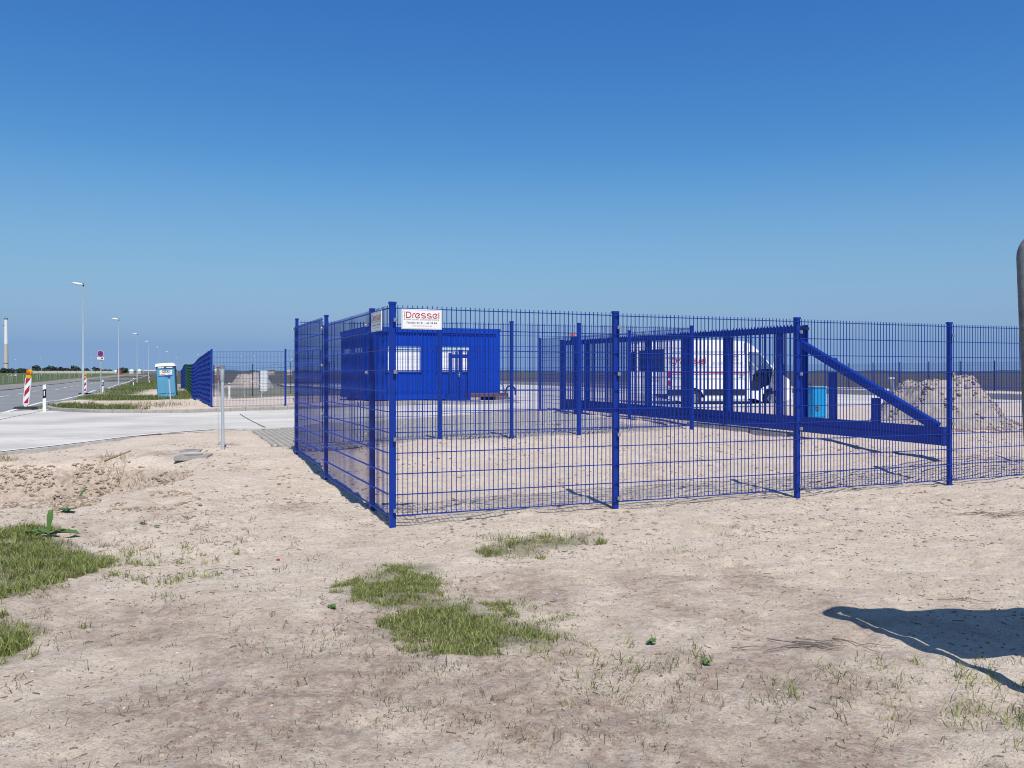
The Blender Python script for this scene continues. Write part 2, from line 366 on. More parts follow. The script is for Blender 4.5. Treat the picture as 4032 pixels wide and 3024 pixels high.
P_pav = [P(985, 1698.5), P(1083, 1752), (-3.62, 14.2), (-1.25, 15.15), (1.35, 16.3), (2.6, 17.2), (2.2, 20), P(2250, 1634), P(2100, 1615.5), P(1850, 1634.5), P(1479, 1658.5), P(1296, 1667.5), P(1156, 1686.5)]

def tri_clip(cell, tri):
    def side(a, b, p): return (b[0] - a[0]) * (p[1] - a[1]) - (b[1] - a[1]) * (p[0] - a[0])
    out_ = cell
    for i in range(3):
        a, b = tri[i], tri[(i + 1) % 3]; inp = out_; out_ = []
        if not inp: return []
        for k in range(len(inp)):
            p, q = inp[k - 1], inp[k]; sp, sq = side(a, b, p), side(a, b, q)
            if sq >= 0:
                if sp < 0: r = sp / (sp - sq); out_.append((p[0] + (q[0] - p[0]) * r, p[1] + (q[1] - p[1]) * r))
                out_.append(q)
            elif sp >= 0: r = sp / (sp - sq); out_.append((p[0] + (q[0] - p[0]) * r, p[1] + (q[1] - p[1]) * r))
    return out_
def sheet(name, poly, dz, m, step=1.0, parent=None, kind='structure', skirt=.12):
    """paved sheet following the terrain, clipped to an outline, with a short edge going down"""
    vs, fs = [], []
    tris = tessellate_polygon([[Vector((*p, 0)) for p in poly]])
    for tr in tris:
        T = [poly[i] for i in tr]
        if (T[1][0] - T[0][0]) * (T[2][1] - T[0][1]) - (T[1][1] - T[0][1]) * (T[2][0] - T[0][0]) < 0: T = T[::-1]
        x0 = min(p[0] for p in T); x1 = max(p[0] for p in T); y0 = min(p[1] for p in T); y1 = max(p[1] for p in T)
        for i in range(math.floor(x0 / step), math.ceil(x1 / step)):
            for j in range(math.floor(y0 / step), math.ceil(y1 / step)):
                c = tri_clip([(i * step, j * step), ((i + 1) * step, j * step), ((i + 1) * step, (j + 1) * step), (i * step, (j + 1) * step)], T)
                if len(c) >= 3:
                    o = len(vs); vs += c; fs.append(tuple(range(o, o + len(c))))
    a = np.array(vs); z = Hn(a[:, 0], a[:, 1]) + dz
    verts = [(p[0], p[1], zz) for p, zz in zip(vs, z)]
    n = len(poly)
    for k in range(n):
        p, q = poly[k], poly[(k + 1) % n]; L_ = math.hypot(q[0] - p[0], q[1] - p[1]); m_ = max(1, min(200, int(L_ / step)))
        for i in range(m_):
            a_ = (p[0] + (q[0] - p[0]) * i / m_, p[1] + (q[1] - p[1]) * i / m_); b_ = (p[0] + (q[0] - p[0]) * (i + 1) / m_, p[1] + (q[1] - p[1]) * (i + 1) / m_)
            za, zb = H(*a_) + dz, H(*b_) + dz; o = len(verts)
            verts += [(*a_, za), (*b_, zb), (*b_, zb - skirt), (*a_, za - skirt)]; fs.append((o, o + 1, o + 2, o + 3))
    me = bpy.data.meshes.new(name); me.from_pydata(verts, [], fs); me.materials.append(m)
    bm = bmesh.new(); bm.from_mesh(me); bmesh.ops.remove_doubles(bm, verts=bm.verts, dist=.002)
    for f in bm.faces:
        if f.normal.z < -.2: f.normal_flip()
    bm.to_mesh(me); bm.free()
    o = bpy.data.objects.new(name, me); COL.objects.link(o)
    if parent: o.parent = parent
    if kind: o['kind'] = kind
    return o

# ------------------------------------------------------------------ ground sheet
def axis(lo, hi, f0, f1, d, g):
    a = list(np.arange(f0, f1 + 1e-6, d)); s = d; x = f1
    while x < hi: s *= g; x += s; a.append(x)
    s = d; x = f0; b = []
    while x > lo: s *= g; x -= s; b.append(x)
    return np.array(b[::-1] + a)
gx = axis(-7000, 7000, -5.2, 6.0, .042, 1.028); gy = axis(-40, 9000, 2.6, 13.0, .042, 1.024)
GXm, GYm = np.meshgrid(gx, gy)
z = Hn(GXm, GYm)
VEG_POLYS = [  # near patches (grass grows here, soil greener)
 [(-120, 2110), (60, 2085), (200, 2110), (330, 2170), (400, 2190), (390, 2240), (260, 2270), (130, 2340), (-120, 2360)],
 [(-100, 2450), (60, 2440), (150, 2480), (100, 2540), (-100, 2640)],
 [(1400, 2320), (1470, 2250), (1560, 2230), (1700, 2225), (1740, 2290), (1700, 2350), (1900, 2370), (1980, 2430), (2190, 2490), (2150, 2545), (1900, 2570), (1560, 2530), (1470, 2480), (1620, 2410), (1420, 2360)],
 [(1860, 2170), (1990, 2130), (2180, 2110), (2330, 2100), (2330, 2140), (2150, 2165), (1990, 2190), (1880, 2190)],
]
VERGE_POLYS = [
 [(200, 1608), (240, 1592), (340, 1592), (400, 1606), (470, 1603), (560, 1612), (550, 1616), (250, 1612)],
 [(300, 1570), (360, 1558), (600, 1560), (730, 1552), (760, 1566), (700, 1572), (420, 1578)],
 [(385, 1548), (420, 1533), (520, 1512), (600, 1499), (640, 1497), (640, 1530), (540, 1552), (440, 1556)],
 [(140, 1604), (172, 1598), (172, 1610), (150, 1611)],
 [(640, 1500), (700, 1500), (700, 1545), (640, 1540)],
]
GP = [[P(*p) for p in q] for q in VEG_POLYS]; VP = [[P(*p) for p in q] for q in VERGE_POLYS]
def soft(polys, X, Y, jit, s1):
    acc = np.zeros(X.shape)
    for k in range(6):
        a = k * 1.047; xx = X + jit * math.cos(a) + vn(X, Y, s1, 31) * jit * 3; yy = Y + jit * math.sin(a) + vn(X, Y, s1, 37) * jit * 3
        for q in polys: acc += inpoly(xx, yy, q)
    return np.clip(acc / 6, 0, 1)
near = (GYm < 16) & (np.abs(GXm) < 12)
mid = (GYm < 140) & (GXm < 10) & (GXm > -80)
veg = np.zeros_like(z); veg[near] = soft(GP, GXm[near], GYm[near], .07, .22) * .55
veg[mid] = np.maximum(veg[mid], soft(VP, GXm[mid], GYm[mid], .25, 1.2) * .95)
# green field beyond the footway, moor beyond the yard
tt = (GXm - E0.x) * RN.x + (GYm - E0.y) * RN.y
fld = (tt > ROADW + 5.0); veg[fld] = 1.0
vside = (GXm - 33.8) * .94 + (GYm - 56.5) * .34
moor = np.where((vside > 1.2) | (GYm > 118) , 1.0, 0.0); moor[fld] = 0
moor = np.maximum(moor, np.where((GYm > 76) & (GXm > -40) & (vside <= 1.2) & (tt < -8), .85, 0))
grassband = (tt < -9) & (GYm > 50) & (GYm < 76) & (GXm < -9)
veg[grassband] = .8
wet_dark = np.clip((vn(GXm, GYm, 1.3, 3) + .7 * vn(GXm, GYm, .33, 4) + .6 * vn(GXm, GYm, .12, 8)) * 1.5 - .12 + np.clip((5.3 - GYm) * .42, -.45, .70), 0, 1) * (GYm < 14)
wet_dark *= .85
for (px, py, r) in ((2620, 2280, .42), (2980, 2300, .3), (2950, 2560, .2), (2050, 2330, .5), (1450, 2440, .5), (600, 2450, .5), (1000, 2560, .5), (1950, 2650, .6), (60, 2380, .4), (1180, 2000, .3)):
    x0, y0 = P(px, py); d = np.hypot(GXm - x0, (GYm - y0) * .8) / r; k = np.clip(1.25 - d + vn(GXm, GYm, .16, 77) * 1.3, 0, 1)
    wet_dark = np.maximum(wet_dark, k * .75)
wet_dark = np.maximum(wet_dark, .62 * (np.clip(.02 - Hn(GXm, GYm), 0, .12) / .12) * (GXm < -3.6) * (GYm < 16) * (GYm > 8))
for (px, py, r) in ((272, 1950, .16), (640, 1790, .3), (900, 1752, .25)):  # first spot paints in the dark of a hole under the dock
    x0, y0 = P(px, py); d = np.hypot(GXm - x0, (GYm - y0) * .8) / r; wet_dark = np.maximum(wet_dark, np.clip(1.3 - d + vn(GXm, GYm, .16, 79), 0, 1))
masks = np.stack([veg, moor, wet_dark, np.ones_like(z)], -1)
paved = inpoly(GXm, GYm, P_conc1) | inpoly(GXm, GYm, P_conc2) | inpoly(GXm, GYm, P_road) | inpoly(GXm, GYm, P_foot) | inpoly(GXm, GYm, P_pav)
amp = np.clip(1.3 - GYm / 60, .3, 1)
det = (vn(GXm, GYm, 1.1, 1) * .055 + vn(GXm, GYm, .42, 2) * .034 + vn(GXm, GYm, .17, 5) * .022 + vn(GXm, GYm, .085, 6) * .018) * amp
rip = np.clip(vn(GXm, GYm * 1.7, .11, 9) + .12, 0, 1) * .018 * (vn(GXm, GYm, 1.3, 12) > .02)
det = det + rip * (GYm < 13)
hol = np.clip((Hn(GXm, GYm) < -.06).astype(float), 0, 1) * (GXm < -4) * (GYm < 16)
det = det + hol * (np.abs(vn(GXm, GYm, .33, 15)) * .20 + np.abs(vn(GXm, GYm, .15, 16)) * .13 + np.abs(vn(GXm, GYm, .08, 17)) * .06)
rf_ = np.random.default_rng(5)
for _ in range(150):
    fy_ = rf_.uniform(3, 12); fx_ = rf_.uniform(-.62, .62) * fy_; an_ = rf_.uniform(0, 3.14); k_ = (np.abs(GXm - fx_) < .3) & (np.abs(GYm - fy_) < .3)
    u_ = (GXm[k_] - fx_) * math.cos(an_) + (GYm[k_] - fy_) * math.sin(an_); v_ = -(GXm[k_] - fx_) * math.sin(an_) + (GYm[k_] - fy_) * math.cos(an_); dd_ = np.hypot(u_ / .15, v_ / .065)
    det[k_] += -.018 * np.clip(1.25 - dd_, 0, 1) + .012 * np.exp(-((dd_ - 1.35) / .22) ** 2)
det[paved] = -.09
far = (GYm > 150) | (np.abs(GXm) > 150); det[far] = 0
ZG = z + det
ny, nx = GXm.shape
idx = np.arange(nx * ny).reshape(ny, nx)
quads = np.stack([idx[:-1, :-1].ravel(), idx[:-1, 1:].ravel(), idx[1:, 1:].ravel(), idx[1:, :-1].ravel()], 1)
g = np_obj('ground', np.stack([GXm.ravel(), GYm.ravel(), ZG.ravel()], 1), [quads], M['ground'], smooth=True)
g['kind'] = 'structure'
ca = g.data.attributes.new('masks', 'FLOAT_COLOR', 'POINT'); ca.data.foreach_set('color', masks.reshape(-1).astype(np.float32))
def GZ(x, y):
    """surface height including the small undulations"""
    i = int(np.clip(np.searchsorted(gx, x) - 1, 0, nx - 2)); j = int(np.clip(np.searchsorted(gy, y) - 1, 0, ny - 2))
    fx = (x - gx[i]) / (gx[i + 1] - gx[i]); fy = (y - gy[j]) / (gy[j + 1] - gy[j])
    return float((ZG[j, i] * (1 - fx) + ZG[j, i + 1] * fx) * (1 - fy) + (ZG[j + 1, i] * (1 - fx) + ZG[j + 1, i + 1] * fx) * fy)
def GZn(x, y):
    i = np.clip(np.searchsorted(gx, x) - 1, 0, nx - 2); j = np.clip(np.searchsorted(gy, y) - 1, 0, ny - 2)
    fx = (x - gx[i]) / (gx[i + 1] - gx[i]); fy = (y - gy[j]) / (gy[j + 1] - gy[j])
    return (ZG[j, i] * (1 - fx) + ZG[j, i + 1] * fx) * (1 - fy) + (ZG[j + 1, i] * (1 - fx) + ZG[j + 1, i + 1] * fx) * fy

# ------------------------------------------------------------------ paved surfaces
sheet('asphalt_road', P_road, .0, M['asphalt'], 2.0)
sheet('footway', P_foot, .07, M['footway'], 2.0, skirt=.25)
sheet('concrete_road', P_conc1, .03, M['concrete_road'], .8)
sheet('concrete_yard', P_conc2, .03, M['concrete_road'], 1.2)
mk = bpy.data.objects.new('road_marking', None); COL.objects.link(mk); mk['kind'] = 'structure'
sheet('edge_line', strip(-60, 400, -.08, .10), .012, M['marking'], 2.0, mk, None, .01)
sheet('edge_line', strip(-60, 400, ROADW - .35, ROADW - .23), .012, M['marking'], 2.0, mk, None, .01)
s0 = -55.0
c0 = P(16, 1561); sdash = (Vector((*c0, 0)) - E0).dot(RV); tdash = (Vector((*c0, 0)) - E0).dot(RN)
for k in range(-6, 40):
    s = sdash + k * 8.0
    if s > 330: break
    sheet('lane_dash', strip(s - 1.8, s + 1.8, tdash - .07, tdash + .07), .012, M['marking'], 2.0, mk, None, .01)
# dark strip along the far edge, painting in the shade on the kerb face
sheet('kerb_shade_strip', strip(-70, 400, ROADW, ROADW + .16), .004, M['joint'], 2.0)
# joints and brushed streaks in the concrete
def line_strip(name, a, b, wd, dz, m):
    a = Vector((*a, 0)); b = Vector((*b, 0)); n = (b - a).normalized().cross(Vector((0, 0, 1))) * wd / 2
    return sheet(name, [tuple((a - n)[:2]), tuple((b - n)[:2]), tuple((b + n)[:2]), tuple((a + n)[:2])], dz, m, .8, None, 'structure', .004)
line_strip('concrete_joint', P(-200, 1708), P(176, 1618), .03, .036, M['joint'])
line_strip('concrete_joint', P(945, 1634), P(1045, 1688), .035, .036, M['joint'])
line_strip('concrete_edge', P(-60, 1748), P(1130, 1690), .05, .036, M['pale_edge'])
line_strip('concrete_edge', P(0, 1786), P(488, 1727.5), .10, .045, M['pale_edge'])
line_strip('concrete_edge', P(488, 1727.5), P(847, 1695.5), .10, .045, M['pale_edge'])

# grass paver strip: concrete grid blocks over green soil
pv = sheet('grass_paver_strip', P_pav, -.02, mat('soil_and_grass_joints', (.085, .10, .045), .95, var=.6, vscale=8, col2=(.2, .17, .12)), .8)
def paver_blocks():
    o = Vector((*P(1083, 1752), 0)); pts = []; d = .112
    for i in range(-8, 130):
        for j in range(-30, 110):
            pts.append((o.x + U.x * i * d + V.x * j * d, o.y + U.y * i * d + V.y * j * d))
    a = np.array(pts); keep = inpoly(a[:, 0], a[:, 1], P_pav); a = a[keep]
    keep = (vn(a[:, 0], a[:, 1], .5, 61) < .38); a = a[keep]
    z0 = Hn(a[:, 0], a[:, 1]) + .012 + rng.random(len(a)) * .006; h = .034
    ca_, sa_ = math.cos(TH + .785), math.sin(TH + .785)
    cs = [(-h, -h), (h, -h), (h, h), (-h, h)]
    vs = []
    for (dx, dy) in cs: vs.append(np.stack([a[:, 0] + dx * ca_ - dy * sa_, a[:, 1] + dx * sa_ + dy * ca_, z0], 1))
    for (dx, dy) in cs: vs.append(np.stack([a[:, 0] + dx * ca_ * 1.05 - dy * sa_ * 1.05, a[:, 1] + dx * sa_ * 1.05 + dy * ca_ * 1.05, z0 - .05], 1))
    n = len(a); verts = np.concatenate(vs); k = np.arange(n)
    f = [np.stack([k, k + n, k + 2 * n, k + 3 * n], 1)]
    for q in range(4):
        q2 = (q + 1) % 4; f.append(np.stack([k + (4 + q) * n, k + (4 + q2) * n, k + q2 * n, k + q * n], 1))
    ob = np_obj('paver_block', verts, [np.concatenate(f)], M['conc'], pv); ob['kind'] = 'stuff'
paver_blocks()

# kerbs made of single stones
def kerb(name, pts, h, wd, length, gap=.012, behind=-1, m=None):
    pr = bpy.data.objects.new(name, None); COL.objects.link(pr); pr['kind'] = 'structure'
    pts = [Vector((p[0], p[1], 0)) for p in pts]; seg = []; acc = [0]
    for a, b in zip(pts, pts[1:]): acc.append(acc[-1] + (b - a).length)
    def at(s):
        for i in range(len(pts) - 1):
            if s <= acc[i + 1] or i == len(pts) - 2: return pts[i] + (pts[i + 1] - pts[i]) * ((s - acc[i]) / (acc[i + 1] - acc[i]))
    s = 0
    while s + length * .5 < acc[-1]:
        a = at(s + gap / 2); b = at(min(acc[-1], s + length - gap / 2)); s += length
        za, zb = H(a.x, a.y), H(b.x, b.y); d = (b - a).normalized(); n = Vector((-d.y, d.x, 0)) * behind
        j = random.uniform(-.004, .004)
        vs = []
        for p, zp in ((a, za), (b, zb)):
            for q, zq in ((p, zp - .2), (p + n * .015, zp + h - .02 + j), (p + n * .035, zp + h + j), (p + n * wd, zp + h + j), (p + n * wd, zp - .2)):
                vs.append((q.x, q.y, zq))
        mb = MB(); mb.add(vs, [(0, 1, 2, 3, 4), (9, 8, 7, 6, 5)] + [(i, (i + 1) % 5, 5 + (i + 1) % 5, 5 + i) for i in range(5)])
        mb.build('kerb_stone', m or M['kerb'], pr)
    return pr
kerb('kerb', [P(p, q) for p, q in ((179, 1612), (195, 1620), (250, 1624), (330, 1628), (400, 1630), (600, 1631), (832, 1626), (985, 1621), (1145, 1616.5), (1296, 1613))], .15, .15, .5, behind=1)
kerb('kerb', [P(1296, 1613), P(1540, 1597), P(2035, 1588), P(2052, 1586), (-1.5, 35.5), (-5.2, 44.5), (-27, 96)], .16, .15, 1.0, behind=1)
kerb('kerb', [(22.9, 33.0), (21.6, 36.0), (18.2, 44.0), (1.0, 79.0), (-7.5, 95)], .30, .2, 1.0, behind=-1, m=M['conc'])

# ------------------------------------------------------------------ text helpers
def glyphs(text, h, spacing=1.0, bold=0.0):
    cu = bpy.data.curves.new('t', 'FONT'); cu.offset = bold; cu.body = text; cu.size = 1; cu.space_character = spacing; cu.resolution_u = 3
    o = bpy.data.objects.new('t', cu); COL.objects.link(o); bpy.context.view_layer.update()
    me = bpy.data.meshes.new_from_object(o); vs = [v.co.copy() for v in me.vertices]; fs = [tuple(p.vertices) for p in me.polygons]
    bpy.data.objects.remove(o); bpy.data.meshes.remove(me)
    if not vs: return [], []
    x0 = min(v.x for v in vs); y0 = 0; k = h / .72
    return [((v.x - x0) * k, v.y * k) for v in vs], fs
def arc(cx, cy, rx, ry, a0, a1, n=14):
    return [(cx + rx * math.cos(R(a0 + (a1 - a0) * i / n)), cy + ry * math.sin(R(a0 + (a1 - a0) * i / n))) for i in range(n + 1)]
def ribbon(pts, w_, closed=False):
    n = len(pts); L_, R_ = [], []
    for i in range(n):
        a = Vector(pts[(i - 1) % n] if closed or i > 0 else pts[i]); b = Vector(pts[(i + 1) % n] if closed or i < n - 1 else pts[i]); p = Vector(pts[i])
        d1 = (p - a); d2 = (b - p)
        d1 = d1.normalized() if d1.length > 1e-9 else d2.normalized(); d2 = d2.normalized() if d2.length > 1e-9 else d1
        t = (d1 + d2).normalized(); nn = Vector((-t.y, t.x)); k = w_ / 2 / max(.45, nn.dot(Vector((-d1.y, d1.x))))
        L_.append(tuple(p + nn * k)); R_.append(tuple(p - nn * k))
    vs = L_ + R_; m = n if closed else n - 1
    return vs, [(i, (i + 1) % n, n + (i + 1) % n, n + i) for i in range(m)]
def round_word(h):
    """the rounded word of the fence signs as stroked letters; returns width"""
    w_ = .135; vs, fs = [], []
    def put(pts, closed=False):
        v, f = ribbon(pts, w_, closed); o = len(vs); vs.extend(v); fs.extend(tuple(i + o for i in q) for q in f)
    put([(.07, .93), (.42, .93)] + arc(.42, .5, .36, .43, 80, -80) + [(.42, .07), (.07, .07)], True)
    x = .98; put([(x + .07, 0), (x + .07, .5)] + arc(x + .34, .5, .27, .25, 170, 75, 7))
    def e(x):
        c, ry = .39, .36
        put([(x + c - .05, .26)] + [(x + c + .27, .56)] + arc(x + c, .39, .36, .35, 38, 335, 22))
    def s(x):
        put(arc(x + .36, .57, .31, .19, 25, 180, 9) + arc(x + .36, .57, .31, .17, 190, 265, 5) + arc(x + .38, .2, .32, .185, 85, 0, 6) + arc(x + .38, .2, .32, .15, -10, -160, 9))
    e(1.42); s(2.33); s(3.22); e(4.12)
    put([(5.08, 0), (5.08, .97)])
    k = h
    return [(a * k, b * k) for a, b in vs], fs, 5.15 * k
def plane_mesh(name, vs2, fs, O, r, up, mat_, parent, off):
    """flat print: 2-D shapes placed on a board at origin O with axes r, up"""
    mb = MB(); n = r.cross(up)
    mb.add([O + r * a + up * b + n * off for a, b in vs2], fs)
    me = bpy.data.meshes.new(name); me.from_pydata(mb.v, [], mb.f); me.materials.append(mat_)
    o = bpy.data.objects.new(name, me); COL.objects.link(o); o.parent = parent; return o
def rect2(x0, y0, x1, y1): return [(x0, y0), (x1, y0), (x1, y1), (x0, y1)], [(0, 1, 2, 3)]
ZUP = Vector((0, 0, 1))

# ------------------------------------------------------------------ fences
def rod_mesh(h, d, m, name='vertical_rod'):
    mb = MB(); mb.box((0, 0, h / 2), (d, d, h)); me = bpy.data.meshes.new(name); me.from_pydata(mb.v, [], mb.f); me.materials.append(m); return me
def clamp_mesh():
    mb = MB(); mb.box((0, -.004, 0), (.036, .018, .036)); mb.tube([(0, -.013, 0), (0, -.022, 0)], .009, 8)
    me = bpy.data.meshes.new('clamp'); me.from_pydata(mb.v, [], mb.f); me.materials.append(M['steel']); return me
CLAMP = clamp_mesh()
def fence_run(label, P0, d, posts, panels, group=None, near=False, m=None, side=1, pw=.062, pd=.045, clamps=True, cat='fence', rod=.0064, pitch=.05, wires=11, name='mesh_fence'):
    """posts: (t, zbottom, ztop); panels: (t0, t1, ztop_start, ztop_end). side=+1: mesh on the side of -n"""
    m = m or M['blue']; d = Vector(d).normalized(); n = Vector((-d.y, d.x, 0)) * -side; P0 = Vector((P0[0], P0[1], 0)); zb = H(P0.x, P0.y)
    P0.z = zb; rt = root(name, P0, label, cat, group)
    ang = math.atan2(d.y, d.x)
    for (t, z0, z1) in posts:
        mb = MB(); c = d * t; mb.box(c + ZUP * ((z0 + z1) / 2 - zb), (pw, pd, z1 - z0), (d, n, ZUP)); po = mb.build('post', m, rt, bevel=.004)
        mc = MB(); mc.box(c + ZUP * (z1 - zb + .006), (pw + .008, pd + .008, .022), (d, n, ZUP)); mc.build('post_cap', m, po)
        if clamps:
            for zc in (.12, .62, 1.12, 1.62) if near == 2 else (.164, .85, 1.50, 2.0):
                o = link_mesh('clamp', CLAMP, po, d * (t + pw * .25) + n * (pd / 2 + .026) + ZUP * (z1 - zb - 2.16 + zc), ang if side == 1 else ang + math.pi)
    off = n * (pd / 2 + .012)
    hgt = (wires - 1) * .2
    for (t0, t1, za, ze) in panels:
        L_ = t1 - t0; k = max(1, round(L_ / pitch)); slope = (ze - za) / L_
        if near:
            pn = empty('mesh_panel', rt)
            rm = rod_mesh(hgt + .03 + (0), rod, m)
            for i in range(k):
                t = t0 + (i + .5) * L_ / k
                link_mesh('vertical_rod', rm, pn, d * t + off + ZUP * (za + slope * (t - t0) - zb - hgt), ang)
            for j in range(wires):
                mb = MB()
                for sgn in (-1, 1):
                    o = off + n * (sgn * .0066)
                    mb.bar(d * t0 + o + ZUP * (za - zb - j * .2), d * t1 + o + ZUP * (ze - zb - j * .2), .0080, .0080)
                mb.build('horizontal_wire', m, pn)
        else:
            mb = MB()
            for i in range(k):
                t = t0 + (i + .5) * L_ / k; zt = za + slope * (t - t0) - zb
                mb.box(d * t + off + ZUP * (zt - hgt / 2 + .015), (rod, rod, hgt + .03), (d, n, ZUP))
            for j in range(wires):
                mb.bar(d * t0 + off + ZUP * (za - zb - j * .2), d * t1 + off + ZUP * (ze - zb - j * .2), .019, .0075)
            o = mb.build('mesh_panel', m, rt); o['kind'] = 'stuff'
    return rt
e = EYE
C = Vector((-1.156, 8.05, 0)); W_ = Vector((-3.53, 13.67, 0)); D_ = Vector((3.69, 17.1, 0)); vL = (W_ - C).normalized()
def zrel(a): return e + a
fence_run('blue wire mesh fence in front, running right from the corner post with the sign', C, U,
          [(0, -.15, zrel(.66)), (2.46, -.1, zrel(.637)), (4.94, -.1, zrel(.634)), (7.46, -.1, zrel(.634)), (9.98, -.1, zrel(.634)), (12.5, -.1, zrel(.634))],
          [(.02, 2.45, zrel(.614), zrel(.605)), (2.46, 4.93, zrel(.602), zrel(.597)), (4.95, 7.45, zrel(.597), zrel(.59)), (7.47, 9.97, zrel(.59), zrel(.588)), (9.98, 12.49, zrel(.588), zrel(.585))],
          near=True, side=1)
LL = (W_ - C).length
fence_run('blue wire mesh fence seen almost edge-on, going back left from the corner post', C + vL * .0, vL,
          [(.137 * LL, -.1, zrel(.654)), (.569 * LL, -.05, zrel(.75)), (LL, .05, zrel(.858))],
          [(.03, .137 * LL, zrel(.614), zrel(.612)), (.137 * LL, .585 * LL, zrel(.612), zrel(.607)), (.585 * LL, LL + .04, zrel(.711), zrel(.711))],
          near=True, side=-1, rod=.0054)
dB = (D_ - W_).normalized(); LB = (D_ - W_).length
fence_run('blue wire mesh fence across the back of the sandy plot, before the blue office cabin', W_, dB,
          [(2.50, .2, zrel(.905)), (3.90, .22, zrel(.915)), (5.33, .25, zrel(.92)), (LB, .25, zrel(.933))],
          [(.05, 2.5, zrel(.815), zrel(.825)), (2.52, 5.33, zrel(.862), zrel(.875)), (5.35, LB, zrel(.88), zrel(.888))], side=-1, clamps=False)
dR = V
fence_run('blue wire mesh fence right beside the sliding gate, leading back to the gateway', D_, dR,
          [(2.5, .3, zrel(.95)), (5.0, .3, zrel(.955)), (7.5, .3, zrel(.96))],
          [(.04, 2.5, zrel(.885), zrel(.9)), (2.52, 5.0, zrel(.9), zrel(.92)), (5.02, 7.5, zrel(.92), zrel(.93))], side=1, clamps=False)
# neighbouring plot on the left
F0 = Vector((-10.96, 30.4, 0)); s_ = 0
def zf(t): p = F0 + V * t; return H(p.x, p.y)
def pp(a, b, step):
    r = [a]
    while r[-1] + step < b - .3: r.append(r[-1] + step)
    r.append(b); return r
def vrun(label, a, b, m, group=None):
    ts = pp(a, b, 2.52); base = F0 + V * a
    fence_run(label, base, V, [(t - a, zf(t) - .1, zf(t) + 2.11) for t in (ts if a == 0 else ts[1:])],
              [(t0 - a + .02, t1 - a - .02, zf(t0) + 2.07, zf(t1) + 2.07) for t0, t1 in zip(ts, ts[1:])], group, m=m, side=-1, clamps=False, rod=.006)
vrun('solid looking blue mesh fence beyond the concrete road, nearer blue stretch', 0, 24.0, M['blue'])
vrun('dark green stretch of mesh fence between two blue stretches', 24.0, 43.5, M['green'])
vrun('farthest blue stretch of the mesh fence, beyond the green stretch', 43.5, 64.0, M['blue'])
q = F0
fence_run('blue see-through mesh fence behind the concrete road kerb, with a slim metal post before it', F0, U,
          [(.0, .1, H(F0.x, F0.y) + 2.12), (2.62, .12, zrel(.85)), (5.2, .15, zrel(.9)), (7.7, .15, zrel(.95))],
          [(.03, 2.6, zrel(.73), zrel(.76)), (2.64, 5.2, zrel(.79), zrel(.80)), (5.22, 7.7, zrel(.82), zrel(.83))], side=1, rod=.006, clamps=False)
# dark green fence farther back in that plot
gx0 = -19.5
fence_run('thin dark green mesh fence crossing the far side of the neighbouring plot', (gx0, 54.5), (1, .02, 0),
          [(2.5 * i, H(gx0 + 2.5 * i, 55) - .1, H(gx0 + 2.5 * i, 55) + 2.05) for i in range(7)],
          [(2.5 * i + .02, 2.5 * i + 2.48, H(gx0 + 2.5 * i, 55) + 1.95, H(gx0 + 2.5 * i + 2.5, 55) + 1.95) for i in range(6)], m=M['dkgreen'], side=1, clamps=False, rod=.004, pitch=.1, pw=.05)
# boundary fence beyond the yard
B0 = Vector((33.8, 56.5, 0)); dBf = Vector((-.345, .94, 0)).normalized()
def zB(t): p = B0 + dBf * t; return H(p.x, p.y)
fence_run('distant blue mesh fence at the field edge beyond the sand heap', B0 - dBf * 10, dBf,
          [(2.8 * i, zB(2.8 * i - 10) - .1, zB(2.8 * i - 10) + 2.1) for i in range(20)],
          [(2.8 * i + .03, 2.8 * i + 2.77, zB(2.8 * i - 10) + 2.0, zB(2.8 * i - 7.2) + 2.0) for i in range(19)], side=-1, clamps=False, rod=.006, pitch=.06)

